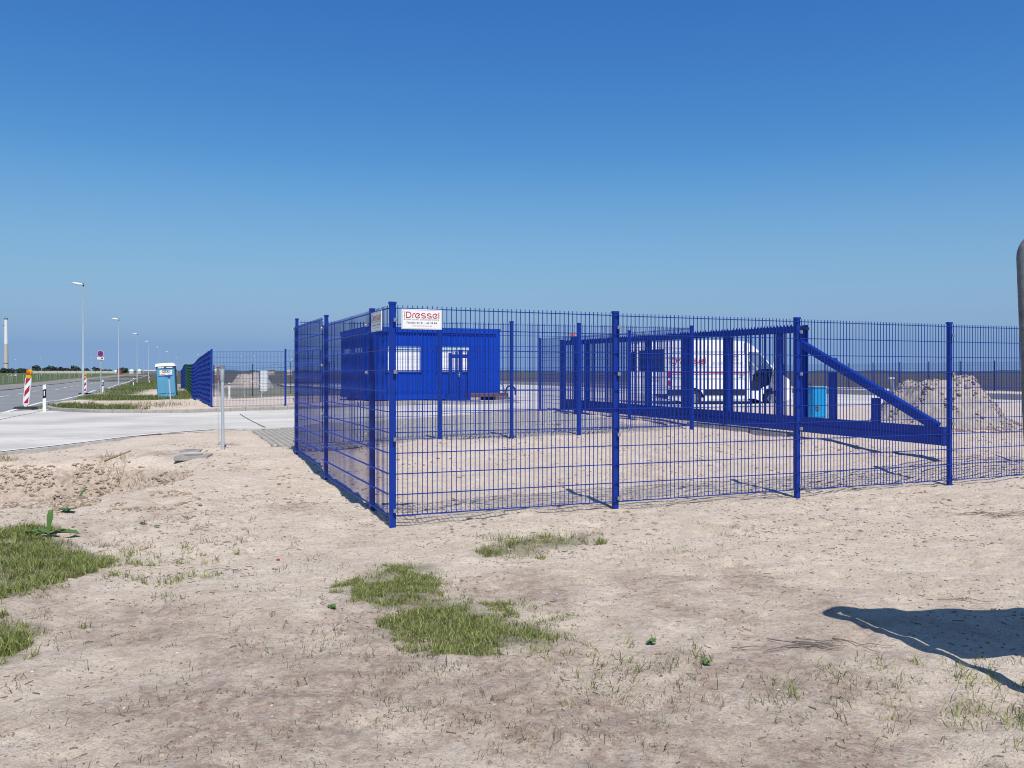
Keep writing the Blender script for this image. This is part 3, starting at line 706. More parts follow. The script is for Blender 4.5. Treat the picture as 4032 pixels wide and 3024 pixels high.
# ------------------------------------------------------------------ company signs on the fence
def company_sign(label, O, r, wd, ht, group):
    rt = root('company_sign', O, label, 'sign', group); n = r.cross(ZUP); z0 = Vector((0, 0, 0))
    MB().box(r * wd / 2 + ZUP * ht / 2 - n * .004, (wd, .008, ht), (r, n, ZUP)).build('board', M['print_white'], rt, bevel=.002)
    fr = MB()
    i0 = .008
    for a, b in (((i0, i0), (wd - i0, i0)), ((wd - i0, i0), (wd - i0, ht - i0)), ((wd - i0, ht - i0), (i0, ht - i0)), ((i0, ht - i0), (i0, i0))):
        v, f = ribbon([a, b], .0016); fr.add([r * x + ZUP * y + n * .0012 for x, y in v], f)
    fr.build('border_line', M['grey_print'], rt)
    X0 = .105 * wd; XW = .83 * wd
    v, f, w1 = round_word(1); k = XW / w1; kh = .31 * ht
    v = [(a * k, b * kh) for a, b in v]
    plane_mesh('lettering', v, f, z0 + r * X0 + ZUP * (.555 * ht), r, ZUP, M['red'], rt, .0016)
    v, f = glyphs('DRAHT', .05 * ht * 1.25, 1.25); ww = max(a for a, b in v)
    v = [(-b, a) for a, b in v]; plane_mesh('lettering', v, f, r * (.082 * wd) + ZUP * (.58 * ht), r, ZUP, M['dark_print'], rt, .0016)
    v, f = rect2(.062 * wd, .47 * ht, .088 * wd, .52 * ht); plane_mesh('red_square', v, f, z0, r, ZUP, M['red'], rt, .0016)
    for txt, y, hh, x0, x1, mm in (('TORE  ZÄUNE  SCHRANKENTECHNIK', .455, .06, .105, .935, 'grey_print'), ('Telefon 04 21 - 64 23 86', .285, .085, .115, .875, 'dark_print'), ('www.draht-dressel.de', .155, .05, .255, .75, 'grey_print')):
        v, f = glyphs(txt, hh * ht, 1.15, .02 if mm == 'dark_print' else .006); ww = max(a for a, b in v); k = (x1 - x0) * wd / ww
        v = [(a * k, b) for a, b in v]; plane_mesh('lettering', v, f, r * (x0 * wd) + ZUP * (y * ht), r, ZUP, M[mm], rt, .0016)
    return rt
nf = U.cross(ZUP)
company_sign('white sign with red lettering right of the corner post, facing the camera', C + U * .075 + nf * .062 + ZUP * zrel(.412), U, .405, .196, None)
rw = -vL; nw = rw.cross(ZUP)
company_sign('white sign with red lettering left of the corner post, seen at an angle', C + vL * .62 + nw * .062 + ZUP * zrel(.408), rw, .43, .196, None)

# ------------------------------------------------------------------ sliding gate
GN = Vector((5.21, 15.01, 0)); GF = Vector((1.44, 23.8, 0)); gd = (GF - GN).normalized(); gn = Vector((gd.y, -gd.x, 0)); GLn = (GF - GN).length
zb0 = zrel(-1.089); ztop = zrel(.845)
gate = root('sliding_gate', GN + ZUP * zb0, 'long blue cantilever sliding gate with pickets and a sloping brace at its tail', 'gate')
def zg(t): return t * (.045 / GLn)   # slight rise towards the far end
TAIL = -3.0
def gbar(name, a, b, wd, ht, bev=.006): return MB().bar(a, b, wd, ht).build(name, M['blue'], gate, bevel=bev)
gbar('bottom_beam', gd * TAIL + ZUP * .07, gd * GLn + ZUP * (.07 + zg(GLn)), .16, .13)
gbar('bottom_rail', gd * TAIL + ZUP * .205, gd * GLn + ZUP * (.205 + zg(GLn)), .11, .135)
gbar('top_beam', gd * -.05 + ZUP * 1.855, gd * GLn + ZUP * (1.855 + zg(GLn)), .1, .12)
tb = MB()
nt_ = int(GLn / .092)
for i in range(nt_):
    t = .04 + i * .092; o = gd * t + ZUP * (1.915 + zg(t))
    tb.prism([o, o + gd * .055, o + gd * .0275 + ZUP * .045], gn * -.003, gn * .003)
o_ = tb.build('toothed_strip', M['blue'], gate); o_['kind'] = 'stuff'
ups = [0.0, .56, 2.07, 3.57, 5.07, 6.57, 8.07, GLn - .06]
um = MB(); um.box((0, 0, .76), (.10, .10, 1.52)); upm = bpy.data.meshes.new('upright'); upm.from_pydata(um.v, [], um.f); upm.materials.append(M['blue'])
ga = math.atan2(gd.y, gd.x)
for t in ups: link_mesh('upright', upm, gate, gd * t + ZUP * (.273 + zg(t)), ga)
MB().box(gd * -.02 + gn * .06 + ZUP * .98, (.16, .02, 1.9), (gd, gn, ZUP)).build('end_plate', M['blue'], gate)
pm = rod_mesh(1.522, .022, M['blue'], 'picket')
for a, b in zip(ups, ups[1:]):
    k = max(1, round((b - a) / .137)); 
    for i in range(1, k): 
        t = a + (b - a) * i / k; link_mesh('picket', pm, gate, gd * t + ZUP * (.273 + zg(t)), ga)
gbar('tail_brace', gd * -.03 + ZUP * 1.58, gd * (TAIL + .16) + ZUP * .27, .11, .13)
for tp in (3279, 3451):
    r_ = (tp - CX) / FPX; t = (GN.x - r_ * GN.y) / (r_ * gd.y - gd.x); zt = .27 + (1.58 - .27) * (1 + t / 3.0) - .13
    MB().box(gd * t + ZUP * ((.27 + zt) / 2 - .02), (.10, .10, zt - .27 - .04), (gd, gn, ZUP)).build('tail_upright', M['blue'], gate)
MB().box(gd * TAIL + ZUP * .14, (.012, .17, .28), (gd, gn, ZUP)).build('end_plate', M['blue'], gate)
mb = MB(); mb.tube([gd * (TAIL + .12) + gn * .083 + ZUP * .07, gd * (TAIL + .12) + gn * .098 + ZUP * .07], .016, 8); mb.build('bolt', M['steel'], gate)
mb = MB(); mb.box(gd * -.62 + gn * .09 + ZUP * 1.3, (.24, .06, .06), (gd, gn, ZUP)); mb.box(gd * -.72 + gn * .1 + ZUP * 1.24, (.05, .06, .12), (gd, gn, ZUP)); mb.build('latch_bracket', M['blue'], gate)
mb = MB(); mb.box(gd * -.11 + ZUP * 1.86, (.10, .08, .05), (gd, gn, ZUP)); mb.build('stop_block', M['black'], gate)
# guide posts of the gateway
def gate_post(label, px, py0, py1, Y, wd, beacon=False):
    X = GX(px, Y); s = FPX / Y; z1 = EYE - (py0 - HY) / s; z0 = H(X, Y)
    rt = root('gate_post', (X, Y, z0), label, 'gate post', 'posts of the gateway')
    MB().box(ZUP * ((z1 - z0) / 2 - .05), (wd, wd, z1 - z0 + .1), (U, V, ZUP)).build('post', M['blue'], rt, bevel=.006)
    MB().box(ZUP * (z1 - z0 + .008), (wd + .02, wd + .02, .016), (U, V, ZUP)).build('post_cap', M['blue'], rt)
    MB().box(Vector((wd * .7, -.02, .06)), (wd * 1.8, wd * 1.6, .12), (U, V, ZUP)).build('base_plate', M['blue'], rt)
    for zz_ in (1.0, 1.45): MB().box(-V * (wd / 2 + .03) + ZUP * zz_, (.08, .07, .05), (U, V, ZUP)).build('guide_roller', M['black'], rt)
    if beacon:
        b = MB(); b.tube([ZUP * (z1 - z0) + U * -.1, ZUP * (z1 - z0 + .05) + U * -.1, ZUP * (z1 - z0 + .11) + U * -.1, ZUP * (z1 - z0 + .13) + U * -.1], [.055, .055, .045, .015], 12); b.build('warning_lamp', M['orange'], rt, smooth=True)
        MB().box(U * -.08 + ZUP * (z1 - z0 - .09), (.12, .1, .18), (U, V, ZUP)).build('lamp_bracket', M['blue'], rt)
gate_post('gateway post carrying an orange warning lamp', 2268, 1327, 1631, 22.6, .10, True)
gate_post('blue gateway post left of the sliding gate end, without a lamp', 2214, 1341, 1622, 24.4, .12)
# concrete strip the gate runs on
cf = MB(); p0 = GN + gd * .8; 
for i in range(3):
    a = p0 + gd * (i * 1.05); zc = H(a.x, a.y)
    b_ = MB(); b_.box(a - gn * -.12 + ZUP * (zc + .0 - .02), (1.0, .42, .2), (gd, gn, ZUP)); o = b_.build('foundation_slab', M['conc'], None, bevel=.01)
    tag(o, ['pale concrete block under the sliding gate, the nearest of three', 'pale concrete block under the sliding gate, the middle of three', 'pale concrete block under the sliding gate, the farthest of three'][i], 'concrete block', 'concrete blocks under the gate')

# ------------------------------------------------------------------ blue office cabin
K0 = Vector((-5.47, 31.5, 0)); KL, KS = 5.4, 5.05; kz0 = zrel(-1.07); kz1 = zrel(1.72); KH = kz1 - kz0
cab = root('office_cabin', K0 + ZUP * kz0, 'blue corrugated office cabin with closed white roller shutters behind the fence', 'cabin')
def corr(mb, O, r, n, x0, x1, z0, z1, pitch=.115, dep=.022):
    """vertical corrugation on a wall; n points outwards"""
    k = max(1, round((x1 - x0) / pitch)); p = (x1 - x0) / k; pts = []
    for i in range(k):
        a = x0 + i * p; pts += [(a, 0), (a + p * .42, 0), (a + p * .5, -dep), (a + p * .92, -dep)]
    pts.append((x1, 0)); vs = []
    for x, y in pts: vs += [O + r * x + n * y + ZUP * z0, O + r * x + n * y + ZUP * z1]
    mb.add(vs, [(2 * i, 2 * i + 2, 2 * i + 3, 2 * i + 1) for i in range(len(pts) - 1)])
def wall_side(O, r, length, wins, windows_label):
    n = r.cross(ZUP)
    segs = []; x = .16
    for (a, b, z0, z1) in wins: segs.append((x, a, .2, KH - .2)); segs.append((a, b, .2, z0)); segs.append((a, b, z1, KH - .2)); x = b
    segs.append((x, length - .16, .2, KH - .2))
    for sg in segs:
        if sg[1] - sg[0] > .05: m_ = MB(); corr(m_, O, r, n, *sg); m_.build('corrugated_panel', M['blue_far'], cab)
    for (a, b, z0, z1) in wins:
        f = MB()
        for c, sz in (((a, (z0 + z1) / 2), (.05, z1 - z0)), ((b, (z0 + z1) / 2), (.05, z1 - z0)), (((a + b) / 2, z1), (b - a + .05, .05)), (((a + b) / 2, z0), (b - a + .12, .04))):
            f.box(O + r * c[0] + n * .0 + ZUP * c[1], (sz[0], .07, sz[1]), (r, n, ZUP))
        w_ = f.build('window', M['blue_far'], cab)
        MB().box(O + r * (a + b) / 2 + n * -.02 + ZUP * (z1 - .11), (b - a - .06, .06, .17), (r, n, ZUP)).build('shutter_box', M['tint'], w_)
        sl = MB(); zz_ = z0 + .03
        while zz_ < z1 - .2:
            sl.box(O + r * (a + b) / 2 + n * -.035 + ZUP * (zz_ + .023), (b - a - .06, .02, .042), (r, n, ZUP)); zz_ += .048
        sl.build('roller_shutter', M['shutter'], w_)
def kx(px, O, r):
    q_ = (px - CX) / FPX; return (O.x - q_ * O.y) / (q_ * r.y - r.x)
fw = [(kx(1524, K0, U), kx(1658, K0, U)), (kx(1722, K0, U), kx(1849, K0, U))]
wall_side(Vector((0, 0, 0)), U, KL, [(a, b, 1.06, 2.08) for a, b in fw], '')
OL = V * KS
lw = sorted([(KS - kx(1430, K0, V), KS - kx(1399, K0, V)), (KS - kx(1383, K0, V), KS - kx(1355, K0, V))])
wall_side(OL, -V, KS, [(a, b, 1.02, 2.04) for a, b in lw], '')
corr_ = MB(); corr(corr_, U * KL, V, V.cross(ZUP), .16, KS - .16, .2, KH - .2); corr_.build('corrugated_panel', M['blue_far'], cab)
fr = MB()
for a, b in ((0, 0), (KL, 0), (KL, KS), (0, KS)):
    da = .08 if a == 0 else -.08; db = .08 if b == 0 else -.08
    MB().box(U * (a + da) + V * (b + db) + ZUP * KH / 2, (.17, .17, KH), (U, V, ZUP)).build('corner_post', M['blue_far'], cab, bevel=.008)
for a, b in ((0, 0), (KL, 0), (KL, KS), (0, KS)):
    for z_ in (.055, KH - .055):
        MB().box(U * (a + (.075 if a == 0 else -.075)) + V * (b + (.075 if b == 0 else -.075)) + ZUP * z_, (.19, .19, .125), (U, V, ZUP)).build('corner_casting', M['blue_far'], cab, bevel=.01)
for z_ in (.1, KH - .1):
    nm = 'bottom_rail' if z_ < 1 else 'top_rail'
    for O, r, L_ in ((Vector(), U, KL), (U * KL, V, KS), (V * KS, U, KL), (Vector(), V, KS)):
        MB().box(O + r * L_ / 2 + ZUP * z_, (L_ - .34, .14, .2), (r, Vector((-r.y, r.x, 0)), ZUP)).build(nm, M['blue_far'], cab)
MB().box(U * KL / 2 + V * KS / 2 + ZUP * (KH - .13), (KL - .2, KS - .2, .12), (U, V, ZUP)).build('roof', M['blue_far'], cab)
MB().box(U * KL / 2 + V * KS / 2 + ZUP * .1, (KL - .3, KS - .3, .16), (U, V, ZUP)).build('floor', M['frame_grey'], cab)
for a, b in ((.4, .3), (KL - .4, .3), (2.7, .3), (.4, KS - .3), (KL - .4, KS - .3), (.4, 2.4), (2.7, 2.5), (KL - .4, 2.5)):
    p = K0 + U * a + V * b; MB().box(U * a + V * b + ZUP * (-.12), (.4, .25, .22), (U, V, ZUP)).build('support_block', M['conc'], cab)
for (px, py) in ((1391, 1500), (1631, 1503), (1391, 1440)):
    pass
# narrow gate in front of the cabin
def small_gate():
    Y0 = 31.2; pts = [(1773, 1390), (1813, 1377), (1846, 1382)]
    rt = root('pedestrian_gate', (GX(1813, Y0), Y0, H(GX(1813, Y0), Y0)), 'narrow blue gate frame with vertical bars standing before the cabin window', 'gate')
    o0 = Vector(rt.location)
    base = [];
    for px, py in pts:
        t = (px - 1813) / (FPX / Y0) / .96
        z1 = EYE - (py - HY) * (Y0 + t * .38) / FPX - o0.z; c = U * t
        MB().box(c + ZUP * z1 / 2, (.12 if px != 1846 else .1, .12, z1), (U, V, ZUP)).build('post', M['blue'], rt, bevel=.006); base.append((c, z1))
    (a, za), (b, zb_), (c, zc) = base
    MB().bar(a + ZUP * (za - .12), c + ZUP * (za - .12), .06, .14).build('top_rail', M['blue'], rt)
    MB().bar(a + ZUP * .12, c + ZUP * .12, .06, .14).build('bottom_rail', M['blue'], rt)
    for i in range(1, 6): MB().box(a + (b - a) * i / 6 + ZUP * 1.02, (.022, .022, 1.75), (U, V, ZUP)).build('picket', M['blue'], rt)
    m_ = MB(); m_.box(a + (b - a) * .82 - V * .06 + ZUP * 1.04, (.03, .03, .18), (U, V, ZUP)); m_.bar(a + (b - a) * .62 - V * .09 + ZUP * 1.04, a + (b - a) * .9 - V * .09 + ZUP * 1.04, .025, .025); m_.build('door_handle', M['steel'], rt)
    MB().box(a + U * -.05 - V * .09 + ZUP * .18, (.3, .16, .3), (U, V, ZUP)).build('lock_box', M['blue'], rt)
small_gate()
# timber stack, paving slabs and hose at the cabin's right corner
kc = K0 + U * KL; 
def zat(p): return H(p.x, p.y) + .02
tp = K0 + U * 4.35 - V * .35
for k in range(2):
    t = root('timber_beam', tp + V * (k * .28) + ZUP * (zat(tp) + .11), ['reddish timber beam lying in front of the cabin, the nearer of two', 'reddish timber beam lying against the cabin, the farther of two'][k], 'timber', 'timber beams beside the cabin')
    m_ = MB(); m_.box(U * .35 + ZUP * .07, (1.7, .22, .14), (U, V, ZUP)); m_.build('beam', M['brown'], t, bevel=.01)
    MB().box(U * .35 + ZUP * .142, (1.3, .1, .004), (U, V, ZUP)).build('worn_strip', M['galv'], t)
for k, dx in enumerate((-.35, 1.05)):
    p = K0 + U * (4.5 + dx) - V * .3; o = MB().box(p + ZUP * (zat(p) + .05), (.42, .5, .10), (U, V, ZUP)).build('concrete_slab', M['conc'], None, bevel=.008)
    tag(o, ['grey slab under the left end of the timber beams', 'grey slab under the right end of the timber beams'][k], 'concrete slab', 'slabs under the timber')
hp = K0 + U * 5.75 - V * .3; zh = zat(hp)
m_ = MB()
pts = [hp + U * (.20 * math.cos(a)) + ZUP * (zh + .28 + .26 * math.sin(a)) + V * (a * .02) for a in np.linspace(-.4, 3.5, 16)]
m_.tube(pts, .035, 8); o = m_.build('hose', M['black'], None, smooth=True); tag(o, 'black hose bent in an arch beside the cabin corner', 'hose')
rt = root('compactor', hp - U * .35 + ZUP * zh, 'small dark machine with a handle at the cabin corner', 'machine')
MB().box(ZUP * .15, (.4, .3, .22), (U, V, ZUP)).build('body', M['black'], rt, bevel=.03)
MB().tube([ZUP * .2 + U * .1, ZUP * .55 + U * .02, ZUP * .62 - U * .05], .03, 8).build('handle', M['frame_grey'], rt, smooth=True)

# ------------------------------------------------------------------ white van behind the gate
def curve_panel(name, loops, thick, mat_, parent, xf, n_sub=0):
    """flat panel with holes (2-D curve fill), then bent by xf(x, z, side) -> Vector"""
    cu = bpy.data.curves.new('p', 'CURVE'); cu.dimensions = '2D'; cu.fill_mode = 'BOTH'; cu.extrude = thick / 2
    for lp in loops:
        sp = cu.splines.new('POLY'); sp.points.add(len(lp) - 1)
        for i, p in enumerate(lp): sp.points[i].co = (p[0], p[1], 0, 1)
        sp.use_cyclic_u = True
    o = bpy.data.objects.new('p', cu); COL.objects.link(o); bpy.context.view_layer.update()
    me = bpy.data.meshes.new_from_object(o); bpy.data.objects.remove(o)
    for v in me.vertices: v.co = xf(v.co.x, v.co.y, v.co.z)
    me.materials.clear(); me.materials.append(mat_); me.name = name
    o = bpy.data.objects.new(name, me); COL.objects.link(o); o.parent = parent; return o
VX, VY = GX(2628, 33.5), 33.5; vphi = R(3)
vz = zrel(-1.385)
van = root('van', (VX, VY, vz), 'white high-roofed van with its rear doors open, standing behind the sliding gate', 'van', None, vphi)
VW = 2.0
def tumble(z): return .0 if z < 1.45 else (z - 1.45) * .10
def side_xf(sgn):
    def f(x, z, t): 
        y = (VW / 2 - tumble(z)) * sgn - (0 if x < 4.3 else (x - 4.3) * .12 * sgn)
        return Vector((x, y - sgn * .02 + t + VW / 2, z))
    return f
def archpts(cx, r, z0): return [(cx + r * math.cos(a), .31 + r * math.sin(a) * 1.05) for a in np.linspace(math.pi + .35, -.35, 14)]
outline = [(0, .42), (.0, 2.52), (.1, 2.60), (1.2, 2.66), (2.4, 2.67), (3.1, 2.63), (3.35, 2.56), (3.62, 2.38), (3.86, 2.13), (4.22, 1.70), (4.40, 1.52), (4.78, 1.25), (5.02, 1.08), (5.12, .82), (5.14, .42)]
wh = [(5.14, .3)] + archpts(4.28, .41, 0)[::-1] + [(3.6, .3)] + [(1.8, .3)] + archpts(1.08, .41, 0)[::-1] + [(.0, .3)]
win = [(3.42, 1.45), (3.38, 2.16), (3.74, 2.13), (3.95, 1.93), (4.28, 1.52), (4.28, 1.45)]
doorh = [(3.38, .62), (3.33, 2.2), (3.76, 2.17), (4.0, 1.92), (4.32, 1.5), (4.22, .86), (3.95, .78), (3.72, .62)]
body = MB()
# right side (towards the camera) has the cab door standing open
curve_panel('side_panel', [outline + wh, doorh], .03, M['vanwhite'], van, side_xf(-1))
curve_panel('side_panel', [outline + wh, win], .03, M['vanwhite'], van, side_xf(1))
top = [p for p in outline[1:14]]
rf = MB()
for (x0, z0), (x1, z1) in zip(top[:7], top[1:8]):
    a0, a1 = VW / 2 - tumble(z0) - .005, VW / 2 - tumble(z1) - .005
    rf.add([(x0, VW / 2 - a0, z0), (x0, VW / 2, z0 + .045), (x0, VW / 2 + a0, z0), (x1, VW / 2 - a1, z1), (x1, VW / 2, z1 + .045), (x1, VW / 2 + a1, z1)], [(0, 3, 4, 1), (1, 4, 5, 2)])
rf.build('roof', M['vanwhite'], van, smooth=True)
ws = MB(); x0, z0 = top[6]; x1, z1 = top[9]
ws.add([(3.36, VW / 2 - .86, 2.55), (3.36, VW / 2 + .86, 2.55), (4.38, VW / 2 + .93, 1.54), (4.38, VW / 2 - .93, 1.54)], [(0, 1, 2, 3)]); ws.build('windscreen', M['glass'], van)
hd = MB()
for (x0, z0), (x1, z1) in zip(outline[10:14], outline[11:15]):
    a0, a1 = VW / 2 - .02 - (max(0, x0 - 4.3)) * .12, VW / 2 - .02 - (max(0, x1 - 4.3)) * .12
    hd.add([(x0, VW / 2 - a0, z0), (x0, VW / 2 + a0, z0), (x1, VW / 2 + a1, z1), (x1, VW / 2 - a1, z1)], [(0, 1, 2, 3)])
hd.build('bonnet', M['vanwhite'], van, smooth=True)
MB().box((5.10, VW / 2, .48), (.16, 1.75, .38)).build('bumper', M['black'], van, bevel=.04)
MB().box((4.98, .18, .95), (.22, .16, .28)).build('headlight', M['glassd'], van, bevel=.03)
MB().box((2.5, VW / 2, .38), (4.9, 1.8, .08)).build('floor', M['black'], van)
MB().box((3.18, VW / 2, 1.5), (.04, 1.85, 2.1)).build('partition', M['frame_grey'], van)
MB().box((3.7, .55, .82), (.5, .5, .35)).box((3.46, .55, 1.3), (.14, .5, .75)).box((3.46, .55, 1.74), (.12, .26, .2)).build('seat', M['black'], van, bevel=.05)
MB().box((3.7, 1.45, .82), (.5, .5, .35)).box((3.46, 1.45, 1.3), (.14, .5, .75)).build('seat', M['black'], van, bevel=.05)
MB().box((4.35, VW / 2, 1.2), (.3, 1.7, .5)).build('dashboard', M['black'], van, bevel=.05)
tw = MB(); tw.tube([(4.12, 1.25, 1.25), (4.05, 1.25, 1.33)], .17, 16); tw.build('steering_wheel', M['black'], van)
# wheels
def wheel(x, y):
    m_ = MB(); m_.tube([(x, y - .11, .31), (x, y - .10, .31), (x, y + .10, .31), (x, y + .11, .31)], [.27, .31, .31, .27], 28); t_ = m_.build('tyre', M['rubber'], van, smooth=False)
    m_ = MB(); m_.tube([(x, y - .118, .31), (x, y - .10, .31)], [.17, .19], 20); r_ = m_.build('rim', M['galv'], t_)
    m_ = MB(); m_.tube([(x, y - .13, .31), (x, y - .11, .31)], .06, 10)
    for k in range(5): a = k * 1.2566; m_.box((x + .11 * math.cos(a), y - .121, .31 + .11 * math.sin(a)), (.05, .012, .05))
    m_.build('hub', M['frame_grey'], t_)
for x in (1.08, 4.28):
    for y in (.14, VW - .14): wheel(x, y)
MB().box((2.35, -.012, .55), (1.75, .03, .22)).build('side_trim', M['black'], van, bevel=.008)
MB().box((.33, -.012, .55), (.6, .03, .22)).build('side_trim', M['black'], van, bevel=.008)
MB().box((1.65, -.004, 1.355), (3.25, .012, .045)).build('red_stripe', M['red'], van)
for zz_ in (2.20, 1.62, 1.12): MB().box((1.7, -.0005 + tumble(zz_), zz_), (3.1, .008, .010)).build('body_groove', M['grey_print'], van)
MB().box((1.62, .001, 1.5), (.010, .008, 1.9)).build('door_seam', M['grey_print'], van)
tl = MB(); tl.box((.06, -.004, 1.27), (.14, .04, .28)).box((.06, -.004, .93), (.14, .04, .22)); o = tl.build('tail_light', M['red'], van, bevel=.01)
MB().box((.06, -.002, 1.085), (.13, .036, .09)).box((.06, -.002, .78), (.13, .036, .08)).build('reversing_light', M['white'], o)
MB().box((3.02, -.012, 1.22), (.18, .02, .035)).build('door_handle', M['black'], van, bevel=.005)
# lettering on the flank
def van_print(v, f, x0, z0, m_, name='lettering', yo=-.004):
    mb = MB(); mb.add([(x0 + a, yo + tumble(z0 + b) * 1.0 - .001, z0 + b) for a, b in v], f); mb.build(name, m_, van)
v, f, w1 = round_word(.27); van_print(v, f, .18, 1.70, M['red'])
v, f = glyphs('DRAHT', .06, 1.2); v = [(-b, a) for a, b in v]; van_print(v, f, .13, 1.72, M['dark_print'])
v, f = glyphs('TORE  ZÄUNE  SCHRANKENTECHNIK', .045, 1.1); k = 1.4 / max(a for a, b in v); van_print([(a * k, b) for a, b in v], f, .18, 1.58, M['pale_print'])
v, f = glyphs('www.draht-dressel.de', .07, 1.05); k = 1.25 / max(a for a, b in v); van_print([(a * k, b) for a, b in v], f, 1.85, 1.72, M['dark_print'])
for k in range(4): v, f = rect2(2.50 + k * .01, 1.88 + k * .055, 2.95, 1.893 + k * .055); van_print(v, f, 0, 0, M['red'], 'red_line')
# open rear doors, lying along the flank line
for sgn, yb in ((-1, 0.0), (1, VW)):
    fx = lambda x, z, t, yb=yb, sgn=sgn: Vector((x, yb + tumble(z) * (1 if sgn < 0 else -1) + t - .10 * sgn * (x / 1.0) * -1 * 1.0, z))
    lp = [(-1.22, .5), (-1.22, 2.45), (-1.08, 2.56), (-.03, 2.58), (-.03, .5)]
    hole = [(-1.12, 1.42), (-1.10, 2.24), (-.12, 2.30), (-.10, 1.38)]
    d_ = curve_panel('rear_door', [lp, hole], .05, M['vanwhite'], van, fx)
    curve_panel('window_glass', [hole], .02, M['glassd'], d_, fx)
    if sgn < 0:
        mb = MB(); mb.add([tuple(fx(-.62 + .0 * k, .98 + k * .05, -.03)) for k in range(1)], [])
        for k in range(4):
            mb2 = MB(); mb2.add([fx(-.66, 1.0 + k * .045, -.031), fx(-.30, 1.0 + k * .045, -.031), fx(-.30, 1.016 + k * .045, -.031), fx(-.66, 1.016 + k * .045, -.031)], [(0, 1, 2, 3)]); mb2.build('red_line', M['red'], d_)
MB().box((-.02, VW / 2, .45), (.12, 1.7, .16)).build('rear_step', M['black'], van, bevel=.02)
MB().box((.6, 1.75, 1.3), (1.1, .3, 1.5)).build('shelf', M['brown'], van)
MB().box((.35, 1.0, .9), (.5, .5, .9)).build('load', M['orange_roof'], van)
# cab door swung open
dr = curve_panel('cab_door', [[(0, .62), (0, 1.46), (-.38, 2.12), (-.62, 2.14), (-.92, 2.18), (-.95, .66)], [(-.12, 1.48), (-.45, 2.05), (-.86, 2.10), (-.86, 1.48)]], .06, M['vanwhite'], van,
                 lambda x, z, t: Vector((4.30 + t + x * .10, -.02 + x * .95, z)))
m_ = MB(); m_.box((4.42, -.42, 1.55), (.12, .2, .34)); m_.bar((4.38, -.1, 1.5), (4.42, -.4, 1.5), .03, .05); m_.build('wing_mirror', M['black'], van, bevel=.02)
# roof load
lad = MB()
for y in (.55, .95): lad.bar((-.1, y, 2.86), (2.9, y, 2.86), .03, .06)
for k in range(11): lad.bar((.05 + k * .28, .55, 2.86), (.05 + k * .28, .95, 2.86), .025, .025)
lad.build('roof_ladder', M['galvl'], van)
for x in (.4, 2.4): MB().bar((x, .12, 2.79), (x, 1.88, 2.79), .05, .04).build('roof_bar', M['galv'], van)
MB().box((.35, 1.3, 2.88), (.75, .3, .12)).build('roof_tube', M['white'], van, bevel=.02)

# ------------------------------------------------------------------ blue control box, sand heaps, standpipes
bx, by = GX(3203, 20.3), 20.3; bz = H(bx, by)
rt = root('control_box', (bx, by, bz), 'bright blue metal box standing on sand behind the gate tail', 'box')
MB().box(V * .21 + U * .21 + ZUP * .40, (.42, .42, .76), (U, V, ZUP)).build('body', M['cyan'], rt, bevel=.01)
MB().box(U * .21 - V * .006 + ZUP * .40, (.37, .012, .70), (U, V, ZUP)).build('door', M['cyan'], rt, bevel=.004)
MB().box(U * .21 + V * .21 + ZUP * .79, (.44, .44, .012), (U, V, ZUP)).build('lid', M['galvl'], rt)
m_ = MB(); m_.box(U * .10 - V * .02 + ZUP * .3, (.1, .03, .025), (U, V, ZUP)); m_.bar(U * .05 - V * .025 + ZUP * .25, U * .15 - V * .025 + ZUP * .25, .03, .05); m_.build('latch', M['galvd'], rt)
MB().tube([U * .02 + V * .2 + ZUP * .8, U * .06 + V * .2 + ZUP * .88, U * .11 + V * .2 + ZUP * .8], .01, 6).build('lifting_eye', M['black'], rt)

def lumps(name, x, y, zb_, smin, smax, m_, flat, parent=None):
    n = len(x); s = smin + (smax - smin) * rng.random(n) ** 2.5; r1 = rng.random(n) * 6.28; base = []
    for (zr, rr_) in ((-.4, .8), (.1, 1.05), (.62, .62)):
        for q in range(6): a = q * math.pi / 3 + zr; base.append((math.cos(a) * rr_, math.sin(a) * rr_, zr))
    base.append((0, 0, .85)); vs = []; st = .6 + .8 * rng.random(n)
    for bx_, by_, bz_ in base:
        j = .72 + .5 * rng.random(n); vs.append(np.stack([x + (bx_ * np.cos(r1) - by_ * st * np.sin(r1)) * s * j, y + (bx_ * np.sin(r1) + by_ * st * np.cos(r1)) * s * j, zb_ + bz_ * s * flat * (.75 + .5 * rng.random(n))], 1))
    k = np.arange(n); f4 = []; f3 = []
    for r_ in range(2):
        for q in range(6): q2 = (q + 1) % 6; f4.append(np.stack([k + (r_ * 6 + q) * n, k + (r_ * 6 + q2) * n, k + ((r_ + 1) * 6 + q2) * n, k + ((r_ + 1) * 6 + q) * n], 1))
    for q in range(6): f3.append(np.stack([k + (12 + q) * n, k + (12 + (q + 1) % 6) * n, k + 18 * n], 1))
    o = np_obj(name, np.concatenate(vs), [np.concatenate(f4), np.concatenate(f3)], m_, parent); o['kind'] = 'stuff'; return o
